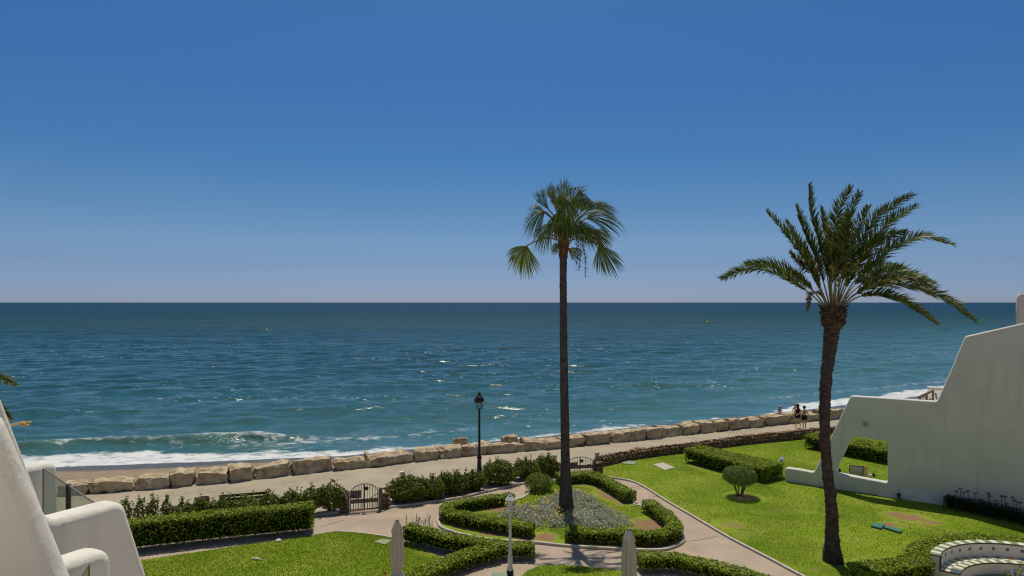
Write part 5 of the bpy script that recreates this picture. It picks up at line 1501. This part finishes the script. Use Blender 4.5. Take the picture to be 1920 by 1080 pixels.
def tile_mesh(r0, r1, dz, da):
    vs, fs = sector(r0, r1, -da / 2 + .0022, da / 2 - .0022, 0, dz, 2)
    me = bpy.data.meshes.new('tile'); me.from_pydata(vs, [], fs)
    bm = bmesh.new(); bm.from_mesh(me); bmesh.ops.recalc_face_normals(bm, faces=bm.faces); bm.to_mesh(me); bm.free(); return me
da = R(4.0)
kinds = {}
for nm, (r0_, r1_, z_) in {'c': (2.615, 2.885, ZC - .028), 'a': (2.365, 2.625, ZS - .028), 'b': (2.105, 2.360, ZS - .028)}.items():
    for mm in ('tile_w', 'tile_g', 'tile_o', 'tile_b'):
        me = tile_mesh(r0_, r1_, .03, da); me.materials.append(M[mm]); kinds[nm, mm] = (me, z_)
nt_ = int((A0 - A1) / da)
for k in range(nt_):
    a = A0 - (k + .5) * da
    for nm, ph in (('c', 0), ('a', 1), ('b', 0)):
        mm = 'tile_w' if (k + ph) % 2 else 'tile_g'
        if nm == 'a' and k == 17: mm = 'tile_o'
        if nm == 'b' and k in (0, 1): mm = 'tile_b'
        me, z_ = kinds[nm, mm]
        o = bpy.data.objects.new('tile', me); COL.objects.link(o); o.parent = bench; o.location = (0, 0, z_); o.rotation_euler = (0, 0, a)
dm = bpy.data.meshes.new('decor_tile'); mb = MB(); mb.box((0, 0, 0), (.012, .085, .085))
dm.from_pydata(mb.v, [], mb.f); dm.materials.append(M['tile_b'])
for k in range(12):
    a = A0 - R(9) - k * R(8.6)
    o = bpy.data.objects.new('decor_tile', dm); COL.objects.link(o); o.parent = bench
    o.location = (2.628 * math.cos(a), 2.628 * math.sin(a), .66); o.rotation_euler = (R(45) * 0, 0, a)
sec('trim', 2.600, 2.617, A0, A1, ZC - .035, ZC + .004, M['trim']); sec('trim', 2.088, 2.107, A0, A1, ZS - .035, ZS + .004, M['trim'])
mb = MB()
er, et = Vector((math.cos(A0), math.sin(A0), 0)), Vector((-math.sin(A0), math.cos(A0), 0))
def EP(r_, z): return c0 + er * r_ + et * .008 + Vector((0, 0, z))
mb.bar(EP(2.89, ZC - .015), EP(2.60, ZC - .015), .03, .035); mb.bar(EP(2.605, ZC), EP(2.615, ZS), .03, .035); mb.bar(EP(2.62, ZS - .015), EP(2.09, ZS - .015), .03, .035)
mb.build('trim', M['trim'], bench)

# ------------------------------------------------------------------ bench and bin on the promenade, bollards
ba, bb = G(411, 929, .8), G(501, 921.5, .8)
dv = (bb - ba); dv.z = 0; Lb = dv.length; t_ = dv.normalized(); n_ = Vector((-t_.y, t_.x, 0)); rz = math.atan2(t_.y, t_.x)
pb = empty('park_bench', ((ba.x + bb.x) / 2, (ba.y + bb.y) / 2, 0), 'brown wooden bench on the promenade seen from behind', 'bench')
def BP(s, d, z): return Vector((ba.x, ba.y, 0)) + t_ * s + n_ * d + Vector((0, 0, z))
for z, d in ((.76, -.02), (.60, .02)):
    mb = MB(); mb.bar(BP(0, d, z), BP(Lb, d, z), .035, .11); mb.build('back_slat', M['wood'], pb)
for d in (.10, .22, .34, .46):
    mb = MB(); mb.bar(BP(0, d, .43), BP(Lb, d, .43), .10, .035); mb.build('seat_slat', M['wood'], pb)
for s in (.12, Lb - .12):
    mb = MB(); mb.bar(BP(s, -.06, .82), BP(s, .08, .02), .05, .05); mb.bar(BP(s, .05, .38), BP(s, .5, .38), .05, .05); mb.bar(BP(s, .48, .40), BP(s, .48, 0), .05, .05); mb.build('leg', M['dark_iron'], pb)
bc_ = G(380.5, 933.5, .68); bc_.z = 0
lbn = empty('litter_bin', tuple(bc_), 'round brown slatted litter bin beside the wooden bench', 'bin')
mb = MB(); mb.lathe(bc_, [(.20, .06), (.21, .62), (.17, .6), (.16, .1)], 18); mb.build('liner', M['black'], lbn, True)
for k in range(18):
    a = 2 * math.pi * k / 18; p = bc_ + Vector((math.cos(a) * .235, math.sin(a) * .235, .35)); mb = MB(); mb.box(p, (.025, .06, .62), a); mb.build('slat', M['wood'], lbn)
mb = MB(); mb.tube([tuple(bc_ + Vector((math.cos(a) * .235, math.sin(a) * .235, .67))) for a in np.linspace(0, 6.2832, 25)], .022, 6, cap=False); mb.build('rim', M['wood'], lbn)
mb = MB()
for k in range(9): a = random.uniform(0, 6.28); r_ = random.uniform(0, .14); mb.box(bc_ + Vector((math.cos(a) * r_, math.sin(a) * r_, .58)), (.07, .06, .04), a)
tag(mb.build('litter', M['cloth_w'], lbn), kind='stuff')
p = G(753.7, 908); mb = MB(); mb.box((p.x, p.y, .29), (.2, .2, .58), .3); mb.box((p.x, p.y, .593), (.22, .22, .026), .3)
tag(mb.build('bollard', M['pinkpost'], None, origin=tuple(p)), 'pale square bollard on the promenade behind the big round shrub', 'bollard', 'pale bollards')
p = G(1119.5, 872); mb = MB(); mb.box((p.x, p.y, .32), (.18, .18, .64), .3); mb.box((p.x, p.y, .66), (.2, .2, .05), .3)
tag(mb.build('bollard', M['cream'], None, origin=tuple(p)), 'cream square bollard behind the stone pier of the right gate', 'bollard', 'pale bollards')

# ------------------------------------------------------------------ lids and slabs in the grass, small finds
def slab(name, pts, z, m, label, cat, th=.05):
    mb = MB(); P = [G(*p, z) for p in pts]; n = len(P)
    vs = [tuple(p) for p in P] + [(p.x, p.y, z - th) for p in P]
    fs = [tuple(range(n))[::-1], tuple(range(n, 2 * n))] + [(i, (i + 1) % n, n + (i + 1) % n, n + i) for i in range(n)]
    mb.add(vs, fs); c = sum(P, Vector()) / n
    return tag(mb.build(name, m, None, origin=(c.x, c.y, 0)), label, cat)
slab('stone_slab', [(1224.6, 871), (1243, 867), (1266, 876.5), (1246.6, 881)], .075, M['slab'], 'pale square slab set in the right lawn', 'slab')
cl = G(1179, 869.5)
mb = MB(); mb.lathe((cl.x, cl.y, 0), [(.40, .03), (.40, .075), (.36, .085), (.34, .082), (.02, .083)], 28)
tag(mb.build('manhole_cover', M['palecover'], None, origin=tuple(cl)), 'round pale green cover in the lawn beside the rubble wall', 'cover')
slab('stone_slab', [(702, 1015.5), (715, 1010), (736, 1012.6), (722, 1020.7)], .07, M['slab_g'], 'mossy square slab in the lawn corner beside the left parasol', 'slab')
slab('valve_cover', [(1632.5, 985), (1640, 980), (1660, 983), (1651.7, 990)], .12, M['greencover'], 'square blue-green plastic cover lying in the right lawn', 'cover', .09)
slab('valve_cover', [(1656.7, 988), (1661.7, 985.5), (1691.7, 993), (1687.5, 997.5)], .12, M['greencover'], 'long narrow blue-green plastic cover lying in the right lawn', 'cover', .09)
slab('valve_cover', [(924, 1072), (952, 1072.5), (950, 1084), (918, 1083)], .08, M['palecover'], 'pale green cover at the foot of the white lamp post', 'cover')
p = G(483, 1049, .06); mb = MB(); mb.tube([tuple(p + Vector((-.22, .03, .03))), tuple(p + Vector((0, 0, .02))), tuple(p + Vector((.2, -.04, .0)))], [.015, .05, .008], 7)
tag(mb.build('dry_leaf', M['cream'], None, origin=tuple(p)), 'curled dry palm leaf lying on the left lawn', 'leaf')
p = G(522, 1014.5, .05); mb = MB(); mb.lathe(p, [(.10, 0), (.10, .04), (.06, .07), (.01, .08)], 14)
tag(mb.build('ground_light', M['white_iron'], None, origin=tuple(p)), 'small round white ground light at the foot of the long tall hedge', 'light')

# chair and spotlights behind the opening in the white wall
cp = D(1606, 890, 29.9); cp.z = 0
ch_ = empty('garden_chair', tuple(cp), 'black-framed sling chair with a towel behind the opening in the white wall', 'chair')
def CP(x, y, z): a = -.35; return cp + Vector((x * math.cos(a) - y * math.sin(a), x * math.sin(a) + y * math.cos(a), z))
for sx in (-.29, .29):
    mb = MB(); mb.bar(CP(sx, -.05, .98), CP(sx, .25, .36), .03, .03); mb.bar(CP(sx, .25, .36), CP(sx, .8, .42), .03, .03); mb.bar(CP(sx, .25, .36), CP(sx, .02, 0), .03, .03); mb.bar(CP(sx, .75, .42), CP(sx, .8, 0), .03, .03); mb.build('chair_frame', M['black'], ch_)
mb = MB(); mb.add([CP(-.27, -.05, .96), CP(.27, -.05, .96), CP(.27, .25, .38), CP(-.27, .25, .38), CP(-.27, .8, .43), CP(.27, .8, .43)] + [CP(-.27, -.065, .95), CP(.27, -.065, .95), CP(.27, .24, .365), CP(-.27, .24, .365), CP(-.27, .8, .415), CP(.27, .8, .415)], [(0, 1, 2, 3), (3, 2, 5, 4), (7, 6, 9, 8), (8, 9, 10, 11)]); mb.build('sling', M['sling'], ch_)
mb = MB(); mb.bar(CP(-.3, -.05, .97), CP(.3, -.05, .97), .03, .03); mb.build('top_rail', M['black'], ch_)
mb = MB()
for k in range(5): mb.box(CP(.36, -.06 + .05 * k, .86 - .13 * k), (.12 + .02 * (k % 2), .06, .26), -.35)
tag(mb.build('towel', M['towel'], None, origin=tuple(CP(.36, 0, 0))), 'orange striped towel hanging on the side of the sling chair', 'towel')
for (x, y, Y_, lab) in ((1570, 883, 30.3, 'small garden spotlight behind the left end of the wall opening'), (1634, 892, 29.4, 'small garden spotlight right of the sling chair behind the wall opening')):
    p = D(x, y, Y_); b0 = Vector((p.x, p.y, 0)); root = empty('garden_spotlight', tuple(b0), lab, 'spotlight', 'spotlights behind the white wall')
    mb = MB(); mb.tube([tuple(b0), tuple(p)], .015, 6); mb.build('stake', M['black'], root)
    mb = MB(); mb.tube([tuple(p - Vector((.10, 0, .02))), tuple(p + Vector((.02, 0, .02)))], [.07, .085], 10); mb.build('lamp_body', M['white_iron'], root, True)
    mb = MB(); mb.tube([tuple(p + Vector((.02, 0, .02))), tuple(p + Vector((.12, 0, .05)))], [.095, .10], 10); mb.build('lamp_hood', M['black'], root, True)

# ------------------------------------------------------------------ buoys
for (x, y, lab) in ((500, 620, 'yellow buoy on the sea at the left, the nearer one'), (1326, 605, 'tiny yellow buoy on the sea between the two palms')):
    p = G(x, y + 1, SEA); s_ = p.y / 240
    mb = MB(); mb.lathe(p, [(.3 * s_, -.3), (.55 * s_, .0), (.55 * s_, .35 * s_), (.32 * s_, .55 * s_), (.12 * s_, .95 * s_), (.05 * s_, 1.1 * s_)], 14)
    tag(mb.build('buoy', M['buoy'], None, origin=tuple(p), smooth=True), lab, 'buoy', 'yellow buoys')

# ------------------------------------------------------------------ people
def skin_body(joints, edges, root_i, m, parent, sub=2, name='body'):
    """one continuous body grown round a skeleton"""
    me = bpy.data.meshes.new('tmpb'); me.from_pydata([j[0] for j in joints], edges, [])
    o = bpy.data.objects.new('tmpb', me); COL.objects.link(o)
    md = o.modifiers.new('s', 'SKIN'); 
    if not me.skin_vertices:
        pass
    for i, j in enumerate(joints):
        sv = me.skin_vertices[0].data[i] if me.skin_vertices else None
        if sv: sv.radius = (j[1], j[2] if len(j) > 2 else j[1]); sv.use_root = (i == root_i)
    sm_ = o.modifiers.new('u', 'SUBSURF'); sm_.levels = sub; sm_.render_levels = sub
    dg = bpy.context.evaluated_depsgraph_get()
    res = bpy.data.meshes.new_from_object(o.evaluated_get(dg))
    bpy.data.objects.remove(o); bpy.data.meshes.remove(me)
    return res

def person(label, loc, yaw, sc, skin, pose, parts):
    root = empty('person', loc, label, 'person')
    J = [((0, 0, .94), .125, .10), ((0, .0, 1.08), .105, .085), ((0, .01, 1.24), .13, .095), ((0, 0, 1.36), .115, .08), ((0, .0, 1.44), .048), ((0, -.01, 1.50), .05), ((0, -.015, 1.56), .082, .095), ((0, -.01, 1.63), .078, .092), ((0, 0, 1.70), .04, .05)]
    Ed = [(0, 1), (1, 2), (2, 3), (3, 4), (4, 5), (5, 6), (6, 7), (7, 8)]
    def chain(start, pts):
        prev = start
        for p in pts:
            J.append(p); Ed.append((prev, len(J) - 1)); prev = len(J) - 1
        return prev
    st, arml, armr = pose
    for s_, k in ((-1, st), (1, -st)):
        chain(0, [((s_ * .095, 0, .87), .088), ((s_ * .10, -.12 * k - .02, .50), .055), ((s_ * .10, -.05 * k + .02, .47), .056), ((s_ * .10, -.20 * k + (.10 if k < 0 else 0), .09 + (.10 if k < 0 else 0)), .036), ((s_ * .105, -.20 * k - .10 + (.08 if k < 0 else 0), .035 + (.06 if k < 0 else 0)), .035)])
    for s_, a in ((-1, arml), (1, armr)):
        e = chain(3, [((s_ * .165, 0, 1.36), .055), (a[0], .038), (a[1], .027), (a[2], .032, .018)])
        hp_ = Vector(a[2]); dr = (Vector(a[2]) - Vector(a[1])).normalized()
        lat = dr.cross(Vector((0, 1, .2))).normalized()
        for f_ in range(4):
            o_ = lat * (.022 * (f_ - 1.5)); ln_ = (.065, .075, .07, .055)[f_]
            chain(e, [(tuple(hp_ + o_ * .8 + dr * .02), .011), (tuple(hp_ + o_ + dr * (.02 + ln_ * .5)), .009), (tuple(hp_ + o_ + dr * (.015 + ln_) + Vector((0, -.012, 0))), .008)])
        chain(e, [(tuple(hp_ + lat * .03 - dr * .01), .012), (tuple(hp_ + lat * .055 + dr * .025 + Vector((0, -.015, 0))), .009)])
    for v, nn in ((0, 0),):
        pass
    res = skin_body(J, Ed, 0, skin, root)
    Mx = Matrix.Rotation(yaw, 4, 'Z') @ Matrix.Scale(sc, 4)
    res.transform(Mx)
    res.materials.clear()
    link('body', res, root, M[skin], True)
    def add(nm, mb, mm):
        o = bpy.data.meshes.new(nm); o.from_pydata(mb.v, [], mb.f); o.transform(Mx)
        b_ = bmesh.new(); b_.from_mesh(o); bmesh.ops.recalc_face_normals(b_, faces=b_.faces); b_.to_mesh(o); b_.free()
        link(nm, o, root, M[mm], True)
    # facial features: nose, eyes, mouth, ears
    mb = MB(); mb.lathe((0, -.105, 1.555), [(.014, -.012), (.012, .01), (.005, .04)], 6)
    for s_ in (-1, 1): mb.lathe((s_ * .083, 0, 1.565), [(.006, -.03), (.02, 0), (.006, .03)], 6)
    add('face_detail', mb, skin)
    mb = MB()
    for s_ in (-1, 1): mb.box((s_ * .032, -.094, 1.59), (.024, .012, .010))
    mb.box((0, -.096, 1.515), (.045, .01, .008)); add('eyes_and_mouth', mb, 'hair')
    parts(add)
    return root
def ring(prof, cy=0.0, fx=1.0, fy=.8, n=16):
    vs, fs = [], []
    for (r_, z) in prof:
        for k in range(n): a = 2 * math.pi * k / n; vs.append((r_ * fx * math.cos(a), cy + r_ * fy * math.sin(a), z))
    for j in range(len(prof) - 1):
        for k in range(n): fs.append((j * n + k, j * n + (k + 1) % n, (j + 1) * n + (k + 1) % n, (j + 1) * n + k))
    mb = MB(); mb.add(vs, fs); return mb
def hair(add, longer=0.0):
    add('hair', ring([(.088, 1.52 - longer), (.10, 1.56), (.103, 1.62), (.092, 1.68), (.06, 1.725), (.01, 1.735)], .018, 1, 1.12), 'hair')
def shorts(add, m, z0=.68):
    mb = ring([(.155, 1.04), (.165, .96), (.175, .88), (.165, .83)], 0, 1.05, .82)
    for s_ in (-1, 1):
        vs = []
        base = len(mb.v)
        sub = ring([(.105, .87), (.108, .78), (.10, z0)], 0, 1, 1.15)
        mb.add([(v[0] + s_ * .095, v[1], v[2]) for v in sub.v], sub.f)
    add('shorts', mb, m)
def pA(add):
    hair(add); shorts(add, 'cloth_b')
    add('bikini_band', ring([(.138, 1.25), (.142, 1.22), (.138, 1.19)], .01, 1.05, .82), 'cloth_r')
def pB(add):
    hair(add, .14)
    add('dress', ring([(.15, 1.36), (.155, 1.22), (.135, 1.08), (.17, .95), (.19, .80), (.18, .72)], .0, 1.02, .8), 'cloth_b')
def pC(add):
    add('sun_hat', ring([(.19, 1.63), (.20, 1.635), (.10, 1.66), (.095, 1.72), (.05, 1.75), (.01, 1.755)], 0, 1, 1.05), 'straw'); hair(add); shorts(add, 'cloth_b')
def pD(add):
    hair(add); shorts(add, 'cloth_r')
    add('cap', ring([(.108, 1.62), (.106, 1.67), (.07, 1.735), (.01, 1.75)], .01, 1, 1.1), 'straw')
p1 = G(1508, 805); 
person('person in black shorts with a bare back walking away on the promenade', (p1.x, p1.y, 0), R(180 - 12), .93, 'skin', (.5, ((-.25, .02, 1.12), (-.27, -.06, .90), (-.27, -.09, .84)), ((.30, .02, 1.16), (.42, -.12, 1.06), (.46, -.16, 1.02))), pA)
p2 = p1 + Vector((-.22, .5, 0))
person('person in a dark dress with long dark hair walking beside the one in black shorts', (p2.x, p2.y, 0), R(180 + 8), .95, 'skin', (-.4, ((-.24, .02, 1.12), (-.25, -.08, .90), (-.25, -.11, .84)), ((.24, .02, 1.12), (.25, -.05, .90), (.25, -.08, .84))), pB)
def bz(p): return -0.7 - 1.3 * (p.y - float(rockY(p.x)) - .5) / (float(shoreY(p.x)) - float(rockY(p.x)) - .5)
for (x, y, Y_, lab, yaw, pr, kk) in ((1462, 761, 52.6, 'sunburnt bather in a straw hat on the beach behind the boulders, further left', 20, pC, 1), (1491, 757, 53.8, 'sunburnt bather in a cap on the beach behind the boulders, nearer the walking couple', -60, pD, -1)):
    p = D(x, y, Y_); z = bz(p); sc = (p.z - z) / 1.74
    sc = max(.9, min(1.1, sc))
    person(lab, (p.x, p.y, p.z - 1.74 * sc), R(yaw), sc, 'skin_p', (.3 * kk, ((-.27, .02, 1.14), (-.33, -.05, .93), (-.34, -.08, .87)), ((.27, .02, 1.14), (.33, -.05, .93), (.34, -.08, .87))), pr)
